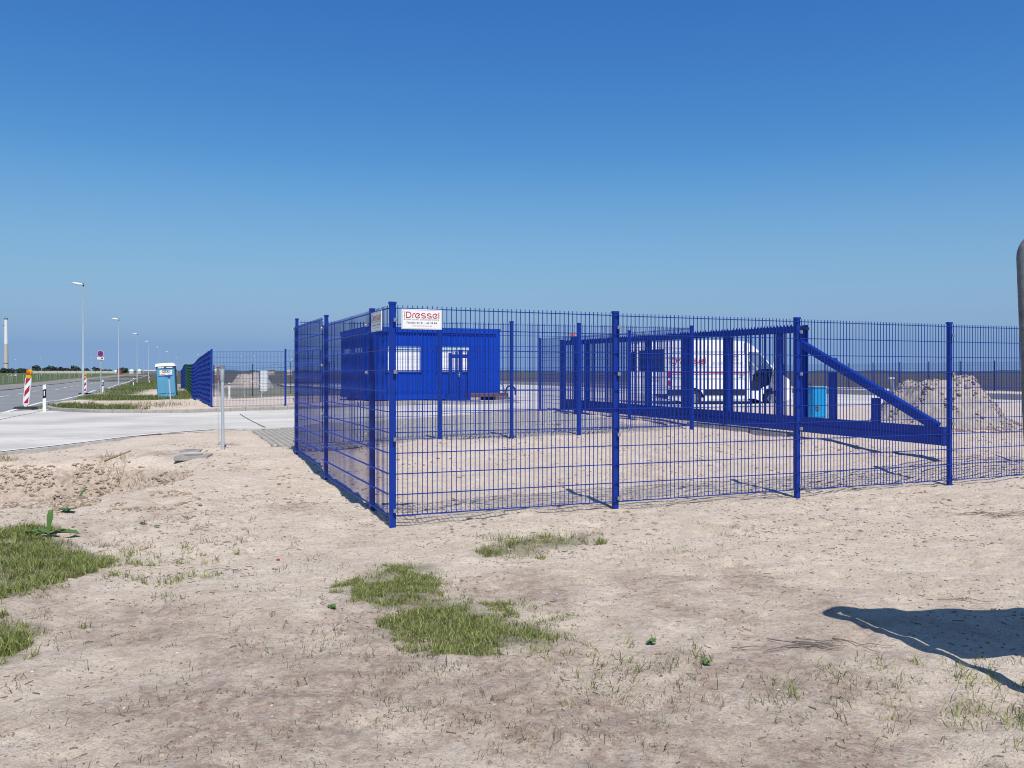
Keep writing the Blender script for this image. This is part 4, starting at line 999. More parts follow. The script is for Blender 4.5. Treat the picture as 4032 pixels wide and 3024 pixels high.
def heap(label, cx, cy, rx, ry, h, seed, n=110, jag=1.0, lobes=()):
    a = np.linspace(-1.35, 1.35, n); X, Y = np.meshgrid(a, a); d = np.hypot(X, Y)
    base = np.clip(1 - d, 0, 1); prof = 1 - (1 - base) ** 1.5
    prof = np.where(d < 1, np.minimum(prof * 1.45, .93 + base * .1), 0)
    for lx, ly, lr, lh in lobes: dd = np.hypot(X - lx, Y - ly) / lr; prof = np.maximum(prof, np.clip(1 - dd, 0, 1) ** .8 * lh)
    wx, wy = cx + X * rx, cy + Y * ry
    Z = Hn(wx, wy) - .06 + h * prof + (prof > .02) * (vn(wx, wy, .5, seed) * .26 + np.abs(vn(wx, wy, .2, seed + 1)) * .20 + np.abs(vn(wx, wy, .09, seed + 2)) * .12) * jag * np.clip(prof * 3, 0, 1)
    k = np.arange(n * n).reshape(n, n)
    q_ = np.stack([k[:-1, :-1].ravel(), k[:-1, 1:].ravel(), k[1:, 1:].ravel(), k[1:, :-1].ravel()], 1)
    o = np_obj('sand_heap', np.stack([wx.ravel(), wy.ravel(), Z.ravel()], 1), [q_], M['dirt'], smooth=False)
    ok = np.argwhere(prof > .05); sel = ok[rng.integers(0, len(ok), int(2200 * rx * ry))]; hx, hy, hz = wx[sel[:, 0], sel[:, 1]], wy[sel[:, 0], sel[:, 1]], Z[sel[:, 0], sel[:, 1]]
    kk_ = vn(hx, hy, .3, seed + 9) + .8 * vn(hx, hy, .13, seed + 8) > -.08; lumps('clod', hx[kk_], hy[kk_], hz[kk_] - .006, .008, .05, M['heap_clod'], .75, o)
    return tag(o, label, 'sand heap')
heap('big heap of clumpy sandy soil behind the gate tail at the right', GX(3700, 18.6), 18.7, 1.48, 1.4, .98, 3, lobes=((-.85, -.3, .55, .30), (.8, -.3, .5, .25), (-.1, .1, .5, 1.04)))
heap('heap of excavated sand in the neighbouring plot beside the white cabinet', GX(988, 84), 84, 2.3, 2.2, 1.5, 13, n=50, lobes=((-.6, 0, .9, .5),))
def standpipe(label, px, py0, Y, parts_, group=None):
    X = GX(px, Y); z0 = H(X, Y); z1 = EYE - (py0 - HY) * Y / FPX - z0
    rt = root('standpipe', (X, Y, z0), label, 'standpipe', group); return rt, z1
rt, h1 = standpipe('dark grey metal standpipe with a pale cap left of the big sand heap', 3513, 1485, 24.0, None)
MB().tube([(0, 0, 0), (.02, 0, h1 * .5), (-.03, 0, h1 - .06)], .055, 10).build('pipe', M['frame_grey'], rt, smooth=True)
MB().box((-.03, 0, h1 - .03), (.15, .12, .06)).build('cap', M['galvl'], rt, bevel=.01)
MB().tube([(.17, .0, 0), (.17, 0, h1 * .55), (.17, 0, h1 * .62)], [.10, .11, .05], 12).build('valve', M['galv'], rt, smooth=True)
rt, h1 = standpipe('slim white standpipe with a cap in the neighbouring plot', 903, 1507, 46, None)
MB().tube([(0, 0, 0), (0, 0, h1)], .05, 8).build('pipe', M['white'], rt); MB().tube([(0, 0, h1 * .88), (0, 0, h1 * .93)], .08, 8).build('collar', M['galvd'], rt)
# white cabinet and cable loop
X = GX(1041, 62); z0 = H(X, 62)
rt = root('utility_cabinet', (X, 62, z0), 'tall white utility cabinet in the neighbouring plot', 'cabinet')
MB().box((0, 0, .75 - .02 + .09), (.52, .32, 1.5)).build('body', M['white'], rt, bevel=.01)
MB().box((.0, 0, .05), (.5, .3, .2)).build('base', M['conc'], rt)
MB().box((-.33, .05, .8), (.12, .3, 1.4)).build('side_box', M['galvd'], rt)
X = GX(996, 44); z0 = H(X, 44)
m_ = MB(); m_.tube([(X + .48 * math.cos(a), 44 + .1 * math.sin(a * 2), z0 + .32 + .62 * math.sin(a)) for a in np.linspace(-.75, 3.5, 22)], .020, 8)
tag(m_.build('conduit', M['farwall'], None, smooth=True), 'white plastic conduit standing in a loop behind the see-through fence', 'conduit')

# ------------------------------------------------------------------ grey posts, slabs, information board
X, Y = -5.03, 14.5; z0 = GZ(X, Y)
rt = root('marker_post', (X, Y, z0), 'slim pale grey metal post with a cap standing alone in the sand', 'post')
MB().tube([(0, 0, -.1), (-.012, 0, 1.42)], .026, 14).build('pole', M['galvl'], rt, smooth=True)
MB().tube([(-.010, 0, 1.19), (-.012, 0, 1.2), (-.012, 0, 1.40)], [.03, .036, .036], 14).build('sleeve', M['galvl'], rt, smooth=True)
MB().tube([(-.012, 0, 1.40), (-.012, 0, 1.47)], .037, 14).build('cap', M['galv'], rt)
X2, Y2 = GX(859, 15.3), 15.3; z2 = GZ(X2, Y2)
rt = root('marker_post', (X2, Y2, z2), 'narrow grey marker plate with dark red ends on a thin rod behind the grey post', 'marker')
top_ = EYE - (1446 - HY) * Y2 / FPX - z2; bot_ = EYE - (1491 - HY) * Y2 / FPX - z2
MB().box((0, 0, (top_ + bot_) / 2), (.045, .02, top_ - bot_)).build('plate', M['galvd'], rt)
for zz_ in (top_, bot_ - .005): MB().box((0, -.001, zz_), (.047, .024, .022)).build('end_cap', M['red'], rt)
MB().tube([(0, .0, -.05), (0, 0, bot_)], .006, 6).build('rod', M['galvl'], rt)
for (px, py, sx, sy, lab) in ((762, 1806, .5, .42, 'square concrete slab with a round cover lying in the sand, the nearer one'), (752, 1779, .34, .30, 'concrete slab half buried in the sand, the farther one')):
    X, Y = P(px, py); z0 = GZ(X, Y); rt = root('valve_cover', (X, Y, z0), lab, 'cover slab', 'cover slabs in the sand', R(8))
    MB().box((0, 0, .0), (sx, sy, .07)).build('slab', M['kerb'], rt, bevel=.006)
    MB().tube([(0, 0, .03), (0, 0, .042)], sx * .28, 20).build('cover', M['frame_grey'], rt)

BX, BY = 2.437, 3.83; bz0 = GZ(BX, BY)
rt = root('information_board', (BX, BY, bz0), 'weathered grey tubular post with rounded top at the right edge, carrying a board', 'sign')
lean = -.075; topz = 2.15
pts = [Vector((0, 0, -.25)), Vector((lean * .5, 0, topz * .5)), Vector((lean, 0, topz - .13))]
for a in np.linspace(0, 90, 9)[1:]:
    pts.append(Vector((lean + .09 * (1 - math.cos(R(a))), 0, topz - .13 + .09 * math.sin(R(a)))))
pts += [Vector((lean + 1.5, 0, topz - .04))]
for a in np.linspace(90, 0, 9)[1:]: pts.append(Vector((lean + 1.5 + .13 * math.sin(R(90 - a)), 0, topz - .19 + .15 * math.sin(R(a)))))
pts += [Vector((1.62, 0, -.25))]
MB().tube(pts, .038, 16).build('tube_frame', M['galvd'], rt, smooth=True)
bm_ = MB(); bm_.prism([(lean * .36 + .058, 0, .76), (1.50, 0, .76), (1.50, 0, 2.085), (lean + .10, 0, 2.085), (lean + .055, 0, 2.0)], (0, -.0125, 0), (0, .0125, 0)); bm_.build('board', M['white'], rt)
for zz_ in (1.0, 1.85): MB().box((lean * .8 + .04, 0, zz_), (.1, .03, .03)).build('bracket', M['galvd'], rt)

# ------------------------------------------------------------------ street lamps
def lamp_proto():
    rt = root('street_lamp', (0, 0, 0), '', 'street lamp', 'street lamps along the road')
    MB().tube([(0, 0, -.2), (0, 0, .02)], .16, 16).build('base', M['conc'], rt)
    MB().tube([(0, 0, 0), (0, 0, 2.2), (0, 0, 2.25), (0, 0, 7.9)], [.085, .078, .06, .038], 14).build('pole', M['galvl'], rt, smooth=True)
    hd_ = MB(); u_ = -U
    prof = [(-.08, .03, .05), (.05, .06, .07), (.3, .085, .10), (.55, .07, .12), (.74, .03, .08)]
    ring = []
    for x, h_, w_ in prof:
        for k in range(8):
            a = k / 8 * 2 * math.pi; ring.append(u_ * x + V * (w_ * math.cos(a)) + ZUP * (7.95 + x * .09 + h_ * math.sin(a)))
    fs = [(i * 8 + k, i * 8 + (k + 1) % 8, (i + 1) * 8 + (k + 1) % 8, (i + 1) * 8 + k) for i in range(4) for k in range(8)] + [tuple(range(7, -1, -1)), tuple(range(32, 40))]
    hd_.add(ring, fs); h = hd_.build('lamp_head', M['white'], rt, smooth=True)
    MB().box(u_ * .38 + ZUP * 7.90, (.5, .16, .03), (u_, V, ZUP)).build('lens', M['galvl'], h)
    MB().tube([u_ * -.02 + ZUP * 7.80, u_ * -.02 + ZUP * 7.98, u_ * .08 + ZUP * 8.0], [.055, .06, .05], 8).build('joint', M['black'], rt)
    return rt
LP = [(327, 60.0), (467, 98.6), (540, 134.6), (585, 171.5), (626, 214), (662, 254)]
names = ['nearest', 'second nearest', 'third nearest', 'fourth nearest', 'fifth nearest', 'sixth nearest']
lp0 = lamp_proto()
for i, (px, Y) in enumerate(LP):
    o = lp0 if i == 0 else copy_tree(lp0); X = GX(px, Y); o.location = (X, Y, H(X, Y)); o['label'] = f'tall pale street lamp on the grass verge, {names[i]} of the row along the road'
FL = [(63, 1412, 'thin far street lamp just right of the chimney'), (163, 1408, 'faint far street lamp behind the field, left of the nearest lamp'), (361, 1404, 'faint far street lamp right of the nearest lamp'), (565, 1426, 'tiny far street lamp between the third and fourth lamps'),
      (697, 1404, 'faint far street lamp behind the portable toilet'), (785, 1393, 'far street lamp above the blue fence corner'), (954, 1401, 'far street lamp seen above the see-through fence'), (1005, 1401, 'far street lamp behind the see-through fence, right one')]
for px, py, lab in FL:
    s = (HY - py) / 6.6; Y = FPX / s; X = GX(px, Y); o = copy_tree(lp0); o.location = (X, Y, H(X, Y)); o['label'] = lab; o['group'] = 'faint lamps in the distance'

# ------------------------------------------------------------------ traffic sign
Y = 57.0; X = GX(396, Y); z0 = H(X, Y); s = FPX / Y
def zz(py): return EYE - (py - HY) / s - z0
rt = root('traffic_sign', (X, Y, z0), 'round blue and red no-stopping sign over a white plate on a slim pole', 'traffic sign')
MB().tube([(0, .05, -.2), (0, .05, zz(1380))], .035, 10).build('pole', M['galvl'], rt, smooth=True)
zc = zz(1392); rr = .2
def disc(r, y, m_, nm, par):
    return MB().tube([(0, y, zc), (0, y - .008, zc)], r, 28).build(nm, m_, par)
dd = disc(rr + .015, 0, M['white'], 'sign_disc', rt); disc(rr, -.010, M['red'], 'red_ring', dd); disc(rr * .78, -.020, M['sign_blue'], 'blue_field', dd)
for a in (45, 135): MB().bar((-rr * .8 * math.cos(R(a)), -.032, zc - rr * .8 * math.sin(R(a))), (rr * .8 * math.cos(R(a)), -.032, zc + rr * .8 * math.sin(R(a))), .004, .055).build('red_bar', M['red'], dd)
pz0, pz1 = zz(1418), zz(1404)
zp = (zz(1405) + zz(1418)) / 2; ph = zz(1405) - zz(1418)
pl = MB().box((0, 0, zp), (.5, .012, ph)).build('plate', M['white'], rt)
v, f = ribbon([(-.24, -ph / 2 + .012), (.24, -ph / 2 + .012), (.24, ph / 2 - .012), (-.24, ph / 2 - .012)], .01, True)
MB().add([(a, -.010, zp + b) for a, b in v], f).build('border_line', M['dark_print'], pl)
m_ = MB(); m_.box((.1, -.012, zp + .01), (.14, .003, .05)).box((.1, -.012, zp + .045), (.09, .003, .035)).box((.045, -.012, zp - .03), (.025, .003, .04)).box((.155, -.012, zp - .03), (.025, .003, .04)); m_.build('car_symbol', M['dark_print'], pl)
MB().box((-.10, -.012, zp - .045), (.22, .003, .012)).build('verge_line', M['dark_print'], pl)

# ------------------------------------------------------------------ warning beacons and delineators
def beacon(label, px, py0, H_, Y, lean_, rz, facing=0):
    X = GX(px, Y); z0 = H(X, Y); rt = root('warning_beacon', (X, Y, z0 + .0), label, 'warning beacon', 'beacons beside the road', rz)
    MB().add([(-.42, -.2, 0), (.42, -.2, 0), (.42, .2, 0), (-.42, .2, 0), (-.34, -.15, .1), (.34, -.15, .1), (.34, .15, .1), (-.34, .15, .1)],
             [(3, 2, 1, 0), (4, 5, 6, 7), (0, 1, 5, 4), (1, 2, 6, 5), (2, 3, 7, 6), (3, 0, 4, 7)]).build('base_plate', M['rubber'], rt)
    t = math.tan(lean_); sh = lambda x, z: Vector((x + z * t, 0, z))
    w2 = .125; zb_ = .2; zt_ = 1.2
    def poly(pts, y0, y1, m_, nm, par):
        b = MB(); b.prism([sh(a, c) + Vector((0, 0, 0)) for a, c in pts], (0, y0, 0), (0, y1, 0)); return b.build(nm, m_, par)
    pn = poly([(-w2, zb_), (w2, zb_), (w2, zt_), (-w2, zt_)], -.02, .02, M['white'], 'panel', rt)
    poly([(-.03, .08), (.03, .08), (.11, zb_ - .002), (-.11, zb_ - .002)], -.02, .02, M['white'], 'foot', rt)
    i = .095
    def clipz(pts):
        out_ = []
        for k in range(len(pts)):
            p, q_ = pts[k - 1], pts[k]
            for lo, sg in (): pass
        return pts
    lo, hi = zb_ + .03, zt_ - .03; sl = .24
    for zc_ in (lo + .02, lo + .47, lo + .92):
        # stripe band rising to the right
        band = [(-i, zc_ - sl / 2 - .11), (i, zc_ + sl / 2 - .11), (i, zc_ + sl / 2 + .11), (-i, zc_ - sl / 2 + .11)]
        out_ = band
        for sgn, lim in ((1, lo), (-1, hi)):
            res = []
            for k in range(len(out_)):
                p, q_ = out_[k - 1], out_[k]; fp, fq = (p[1] - lim) * sgn, (q_[1] - lim) * sgn
                if fq >= 0:
                    if fp < 0: r_ = fp / (fp - fq); res.append((p[0] + (q_[0] - p[0]) * r_, p[1] + (q_[1] - p[1]) * r_))
                    res.append(q_)
                elif fp >= 0: r_ = fp / (fp - fq); res.append((p[0] + (q_[0] - p[0]) * r_, p[1] + (q_[1] - p[1]) * r_))
            out_ = res
        if len(out_) >= 3: poly(out_, -.0235, -.021, M['red'], 'red_stripe', pn)
    ta = t * 1.2
    MB().add([(-.11 + ta, -.05, 1.2), (.11 + ta, -.05, 1.2), (.11 + ta, .05, 1.2), (-.11 + ta, .05, 1.2), (-.07 + ta, -.045, 1.34), (.09 + ta, -.045, 1.34), (.09 + ta, .045, 1.34), (-.07 + ta, .045, 1.34)],
             [(3, 2, 1, 0), (4, 5, 6, 7), (0, 1, 5, 4), (1, 2, 6, 5), (2, 3, 7, 6), (3, 0, 4, 7)]).build('battery_case', M['yellow'], rt, bevel=.012)
    c = Vector((.02 + t * 1.4, 0, 1.43))
    MB().tube([c + Vector((0, -.05, 0)), c + Vector((0, .05, 0))], [.105, .105], 20).build('lamp_ring', M['yellow'], rt)
    MB().tube([c + Vector((-.01, -.085, 0)), c + Vector((-.01, -.07, 0)), c + Vector((-.01, .07, 0)), c + Vector((-.01, .085, 0))], [.05, .085, .085, .05], 18).build('lamp_lens', M['orange'], rt, smooth=True)
X_, Y_ = P(101, 1611)
beacon('leaning red and white warning beacon with a yellow flashing lamp near the kerb', 101, 0, 1.2, Y_, .10, R(-6))
beacon('smaller red and white warning beacon half hidden behind the nearest street lamp', 333, 0, 1.2, 61.5, .02, R(12))
def delineator(i, px, Y, label):
    X = GX(px, Y); z0 = H(X, Y); rt = root('delineator_post', (X, Y, z0), label, 'delineator post', 'white delineator posts along the verge', R(-4))
    b = MB(); b.prism([(-.06, -.05, 0), (.06, -.05, 0), (.0, .06, 0)], (0, 0, -.1), (0, 0, .62)); b.build('lower_post', M['white'], rt)
    def slant(z0_, z1_, nm, m_, sc_=1.0):
        b = MB(); bs = [(-.06, -.05), (.06, -.05), (.0, .06)]
        lo = [(x, y, z0_ + (x * .25)) for x, y in bs]; hi = [(x, y, z1_ + x * .25) for x, y in bs]
        b.add(lo + hi, [(2, 1, 0), (3, 4, 5), (0, 1, 4, 3), (1, 2, 5, 4), (2, 0, 3, 5)]); return b.build(nm, m_, rt)
    slant(.50, .82, 'black_band', M['black']).scale = (1.01, 1.01, 1)
    slant(.815, .985, 'upper_post', M['white'])
    MB().box((0, -.054, .68), (.035, .006, .17)).build('reflector', M['print_white'], rt)
P1 = P(178, 1609)
for i, (px, Y, lab) in enumerate(((178, P1[1] * .92, 'nearest white delineator post with a black band, by the start of the kerb'), (406, 66, 'second delineator post, beside the no-stopping sign'), (526, 104, 'third delineator post, between two street lamps'), (588, 132, 'farthest delineator post, left of the portable toilet'))):
    delineator(i, px, Y, lab)

# ------------------------------------------------------------------ portable toilet and leaning rod
Y = 53.0; X = GX(661, Y); z0 = H(X, Y)
rt = root('portable_toilet', (X, Y, z0), 'light blue portable toilet with a white roof, tilting slightly on the verge', 'portable toilet', None, R(-8))
rt.rotation_euler = (0, R(-3.2), R(17))
MB().box((0, 0, 1.02), (1.06, 1.06, 1.96)).build('cabin', M['toilet'], rt, bevel=.03)
MB().box((0, 0, .06), (1.14, 1.14, .12)).build('base', M['toilet'], rt, bevel=.02)
for sx in (-1, 1):
    MB().box((sx * .26, -.545, 1.02), (.44, .03, 1.5)).build('front_panel', M['toilet'], rt, bevel=.012)
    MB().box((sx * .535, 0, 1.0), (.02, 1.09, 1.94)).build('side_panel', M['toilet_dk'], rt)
    MB().box((sx * .25, -.56, 1.90), (.36, .02, .07)).build('vent', M['white'], rt)
MB().box((0, -.548, 1.90), (1.0, .012, .13)).build('vent_band', M['toilet_dk'], rt)
r_ = MB(); r_.add([(-.6, -.6, 1.97), (.6, -.6, 1.97), (.6, .6, 1.97), (-.6, .6, 1.97), (-.54, -.52, 2.16), (.46, -.52, 2.18), (.46, .52, 2.18), (-.54, .52, 2.16)],
       [(3, 2, 1, 0), (4, 5, 6, 7), (0, 1, 5, 4), (1, 2, 6, 5), (2, 3, 7, 6), (3, 0, 4, 7)]); r_.build('roof', M['white'], rt, bevel=.02)
pl = MB().box((.02, -.575, 1.58), (.72, .012, .32)).build('plate', M['print_white'], rt)
v, f = glyphs('DIXI', .15, 1.05, .02); wv = max(a for a, b in v); MB().add([(a - wv / 2 + .04, -.585, 1.59 + b * 1) for a, b in v], f).build('lettering', M['dark_print'], pl)
v, f = ribbon(arc(.04, 1.65, .25, .085, 0, 360, 30)[:-1], .012, True); MB().add([(a, -.584, b) for a, b in v], f).build('oval_outline', M['dark_print'], pl)
MB().box((-.16, -.584, 1.475), (.26, .003, .035)).box((.25, -.584, 1.475), (.22, .003, .035)).build('small_print', M['pale_print'], pl)
MB().box((0, -.565, 1.37), (.9, .02, .02)).build('ledge', M['toilet_dk'], rt)
Xr, Yr = P(673, 1583); z0 = H(Xr, Yr)
rt = root('leaning_rod', (Xr, Yr, z0), 'thin pale rod leaning before the portable toilet, with a small blue cap', 'rod')
kk = (1583 - 1487) * Yr / FPX
MB().tube([(0, 0, -.1), (-.095 * Yr / 40, 0, kk)], .022 * Yr / 40 * 1.6, 8).build('rod', M['galvl'], rt)
MB().tube([(-.1 * Yr / 40, -.0, kk - .02), (-.1 * Yr / 40, 0, kk + .12)], .07, 10).build('cap', M['sign_blue'], rt)

# ------------------------------------------------------------------ far background
# field fence posts
ff = root('field_fence', (0, 0, 0), 'long low field fence with pale greenish posts along the green meadow', 'fence'); ff.location = (*road(20, ROADW + 9), 0); o0 = Vector(ff.location)
prev = None
for k in range(60):
    s = -6 + k * 5.2; x, y = road(s, ROADW + 9 + .6 * math.sin(k)); zq = H(x, y); h_ = random.uniform(.95, 1.25)
    MB().box(Vector((x, y, zq + h_ / 2)) - o0, (.16, .16, h_), None).build('post', M['fpost'], ff)
    if prev:
        for zz_ in (.5, .9): MB().bar(prev + ZUP * zz_ - o0, Vector((x, y, zq + zz_)) - o0, .02, .02).build('wire', M['galvd'], ff)
    prev = Vector((x, y, zq))
# long pale wall
YW = 850; sW = FPX / YW; wl = root('long_wall', (GX(290, YW), YW, -.3), 'long pale concrete wall beyond the green meadow, under the treeline', 'wall'); a0 = GX(126, YW) - wl.location.x; a1 = GX(452, YW) - wl.location.x
kN = 13; me_w = MB().box((0, 0, 1.3), ((a1 - a0) / kN - .35, .5, 2.8)).build('wall_panel', M['farwall'], wl)
me_w.location.x = a0 + (a1 - a0) / kN / 2
for k in range(1, kN): link_mesh('wall_panel', me_w.data, wl, (a0 + (a1 - a0) / kN * (k + .5), (k % 3) * .2, (k % 2) * .05))
mj = MB()
for k in range(kN + 1): mj = MB().box((a0 + (a1 - a0) / kN * k, .1, 1.3), (.36, .3, 2.7)).build('wall_pillar', M['frame_grey'], wl)
# chimney
YC = 1500; Xc = GX(23.5, YC); ch = root('chimney', (Xc, YC, -1), 'tall pale industrial chimney at the left horizon with a white upper half', 'chimney')
sc_ = YC / FPX
MB().tube([(0, 0, 0), (0, 0, 53)], [3.9, 3.3], 24).build('lower_shaft', M['farwall'], ch, smooth=True)
MB().tube([(0, 0, 53), (0, 0, 97)], [3.2, 2.7], 24).build('upper_shaft', M['white'], ch, smooth=True)
MB().tube([(0, 0, 97), (0, 0, 99)], 3.1, 24).build('rim', M['galvd'], ch)
MB().tube([(0, 0, 17.5), (0, 0, 18.6)], 4.0, 24).build('band', M['galvd'], ch)
MB().box((-2.8, -1.5, 86), (3, 2, 1.5)).build('platform', M['galvd'], ch)
# tanks and halls
def tank(label, px, Y, wpx, ytop, m_=None):
    X = GX(px, Y); r = wpx / 2 * Y / FPX; h_ = (HY - ytop) * Y / FPX + EYE; rt = root('storage_tank', (X, Y, 0), label, 'tank', 'white domed tanks at the horizon')
    MB().tube([(0, 0, -2), (0, 0, h_ * .6)], r, 24).build('shell', M['farwall'], rt, smooth=True)
    MB().tube([(0, 0, h_ * .6), (0, 0, h_ * .85), (0, 0, h_)], [r, r * .7, r * .1], 24).build('dome', M['white'], rt, smooth=True)
tank('white domed tank at the horizon left of the second delineator', 518, 700, 19, 1454); tank('smaller white domed tank just right of the bigger one', 549, 720, 14, 1452.5); tank('low pale tank at the right end of the pale wall', 455, 760, 11, 1457)
def hall(label, px0, px1, ytop, Y, m_, mr_=None, hb=0):
    X0, X1 = GX(px0, Y), GX(px1, Y); h_ = (HY - ytop) * Y / FPX + EYE; rt = root('warehouse', ((X0 + X1) / 2, Y, 0), label, 'warehouse', 'buildings at the horizon')
    w_ = X1 - X0; MB().box((0, 0, h_ * .42 - 1), (w_, w_ * .5, h_ * .84 + 2)).build('wall', m_, rt)
    b = MB(); b.add([(-w_ / 2 - .5, -w_ * .26, h_ * .84), (w_ / 2 + .5, -w_ * .26, h_ * .84), (w_ / 2 + .5, w_ * .26, h_ * .84), (-w_ / 2 - .5, w_ * .26, h_ * .84), (-w_ / 2 + 1, 0, h_), (w_ / 2 - 1, 0, h_)], [(0, 1, 5, 4), (1, 2, 5), (2, 3, 4, 5), (3, 0, 4), (3, 2, 1, 0)]); b.build('roof', mr_ or M['white'], rt)
    for k in range(5): MB().box((-w_ / 2 + w_ * (k + .5) / 5, -w_ * .25 - .1, h_ * .35), (w_ * .1, .2, h_ * .3)).build('window', M['frame_grey'], rt)
hall('long white-roofed hall at the horizon left of the portable toilet', 566, 622, 1457, 600, M['frame_grey'])
hall('pale building at the horizon beyond the see-through fence, left', 845, 868, 1452, 500, M['farwall'])
hall('low orange-roofed building right of the white cabinet', 1058, 1082, 1462, 420, M['farwall'], M['orange_roof'])
hall('pale boxy building beside the blue fence corner post', 1132, 1150, 1455, 420, M['farwall'], M['farwall'])
X = GX(475, 520); rt = root('red_container', (X, 520, H(X, 520)), 'small upright red container before the treeline', 'container'); hh = (HY - 1459) * 520 / FPX + EYE + .3
MB().box((0, 0, hh / 2), (.95, 1, hh)).build('body', M['redbox'], rt); MB().box((0, -.52, hh * .5), (.8, .05, hh * .8)).build('door', M['redbox'], rt)
# trees of the left treeline
def tree_proto(seed, wdt, hgt):
    r_ = random.Random(seed); rt = root('tree', (0, 0, 0), '', 'tree', 'trees of the far treeline')
    t = MB(); t.tube([(0, 0, -.5), (0, 0, hgt * .5), (.1, 0, hgt * .75)], [.25, .18, .08], 6)
    for k in range(3): a = r_.uniform(0, 6.28); t.tube([(0, 0, hgt * (.25 + .12 * k)), (math.cos(a) * wdt * .3, math.sin(a) * wdt * .3, hgt * (.5 + .12 * k))], [.1, .04], 5)
    t.build('trunk', M['trunk'], rt)
    cr = MB(); lob = [(r_.uniform(-.36, .36) * wdt, r_.uniform(-.3, .3) * wdt, hgt * r_.uniform(.3, .8), wdt * r_.uniform(.12, .26)) for _ in range(12)]
    for _ in range(520):
        x, y, z_, r0 = r_.choice(lob); d = Vector((r_.gauss(0, 1), r_.gauss(0, 1), r_.gauss(0, .8))).normalized() * r0 * r_.uniform(.55, 1.08); c = Vector((x, y, z_)) + d
        if c.z < .3: c.z = .3 + r_.random() * .8
        a = Vector((r_.uniform(-1, 1), r_.uniform(-1, 1), r_.uniform(-1, 1))).normalized() * wdt * .055; b = Vector((r_.uniform(-1, 1), r_.uniform(-1, 1), r_.uniform(-1, 1))).normalized() * wdt * .055
        cr.add([c - a - b, c + a - b, c + a + b, c - a + b], [(0, 1, 2, 3)])
    cr.build('crown', M['tree'], rt); return rt
protos = [tree_proto(k, 9 + 2 * (k % 2), 5.6 + .9 * (k % 3)) for k in range(4)]; used = set()
tx = [(14, 1), (38, .9), (62, .75), (84, 1.0), (104, .9), (126, .8), (150, 1.35), (172, .95), (186, 1.1), (203, 1.25), (224, 1.0), (243, 1.2), (262, .95), (277, .9), (292, 1.3), (303, .85), (338, 1.0), (376, 1.1), (390, .7), (412, .8), (430, .75), (478, 1.0), (490, .85), (672, .8), (684, .9)]
for i, (px, sc_) in enumerate(tx):
    k = i % 4; o = protos[k] if k not in used else copy_tree(protos[k]); used.add(k)
    Y = 960 + (i * 37) % 80; X = GX(px, Y); o.location = (X, Y, -.5); o.scale = (sc_, sc_, sc_ * 1.0); o.rotation_euler = (0, 0, i * 1.3)
    o['label'] = 'dark tree in the left treeline, ' + ('leftmost of all' if i == 0 else 'rightmost of all, beyond the portable toilet' if i == len(tx) - 1 else ['', 'second from its left end, ', 'third from its left end, ', 'just right of the chimney, ', 'above the warning beacon lamp, ', 'next one right of the beacon lamp, ', 'two right of the beacon lamp, ', 'before the first far lamp, ', 'at the first far lamp, ', 'just right of the first far lamp, ', 'above the first field posts, ', 'midway to the nearest lamp, ', 'a third left of the nearest lamp, ', 'three trees left of the nearest lamp, ', 'two trees left of the nearest lamp, ', 'touching the nearest lamp pole, ', 'right behind the nearest lamp pole, ', 'left of the no-stopping sign, ', 'at the no-stopping sign pole, ', 'right of the no-stopping sign, ', 'two right of the no-stopping sign, ', 'before the red container, ', 'right of the red container, ', 'right behind the portable toilet, ', ''][i] + ('a tall one' if sc_ > 1.15 else 'a low one' if sc_ < .85 else 'a middling one'))
# woods and far shore: one low mass right round the horizon
def woods(name, Y, h0, h1, x0, x1, step, seed, m_):
    xs = np.arange(x0, x1, step); n = len(xs); hh = h0 + (h1 - h0) * np.clip(.5 + vn(xs, xs * 0, 60, seed) + .6 * vn(xs, xs * 0, 18, seed + 1), 0, 1)
    rows = [(-14, 0), (-10, .7), (0, 1.0), (12, .8), (18, 0)]
    vs = [np.stack([xs, np.full(n, Y + dy) + vn(xs, xs * 0 + k, 15, seed + 3) * 10, hh * f + vn(xs, xs * 0 + k, 9, seed + 5) * .8 * (f > 0) - (1 if f == 0 else 0)], 1) for k, (dy, f) in enumerate(rows)]
    i = np.arange(n - 1); fs = [np.stack([i + k * n, i + 1 + k * n, i + 1 + (k + 1) * n, i + (k + 1) * n], 1) for k in range(len(rows) - 1)]
    o = np_obj(name, np.concatenate(vs), [np.concatenate(fs)], m_, smooth=False); o['kind'] = 'stuff'; return o
tag(woods('distant_woods', 1500, 1.5, 4.5, -1400, 1500, 5, 41, M['wood']), 'low dark woods running along the whole horizon', 'woods')
# pale boulders and rubble on the meadow at far left
for i, (px, py, w_) in enumerate(((30, 1467, 7), (45, 1468, 9), (62, 1467, 13), (110, 1466, 12))):
    Y = 330 - 25 * i; X = GX(px, Y); s = Y / FPX * w_; b = MB()
    n_ = 9; ring = []
    for k in range(5):
        th = math.pi * (k + .5) / 5 / 1.0
        for j in range(n_): a = 2 * math.pi * j / n_; rr_ = (1 + .25 * math.sin(3 * a + i + k)) * s * .5; ring.append((rr_ * math.sin(th) * math.cos(a), rr_ * math.sin(th) * math.sin(a), s * .38 * (1 + math.cos(th)) / 1.2))
    b.add(ring, [(k * n_ + j, k * n_ + (j + 1) % n_, (k + 1) * n_ + (j + 1) % n_, (k + 1) * n_ + j) for k in range(4) for j in range(n_)] + [tuple(range(n_))])
    o = b.build('boulder', M['farwall'], None); o.location = (X, Y, H(X, Y) + .2)
    tag(o, ['leftmost small pale boulder at the meadow edge', 'second pale boulder from the left at the meadow edge', 'largest pale boulder, above the warning beacon', 'flat pale boulder right of the others'][i], 'boulder', 'pale boulders at the meadow edge')

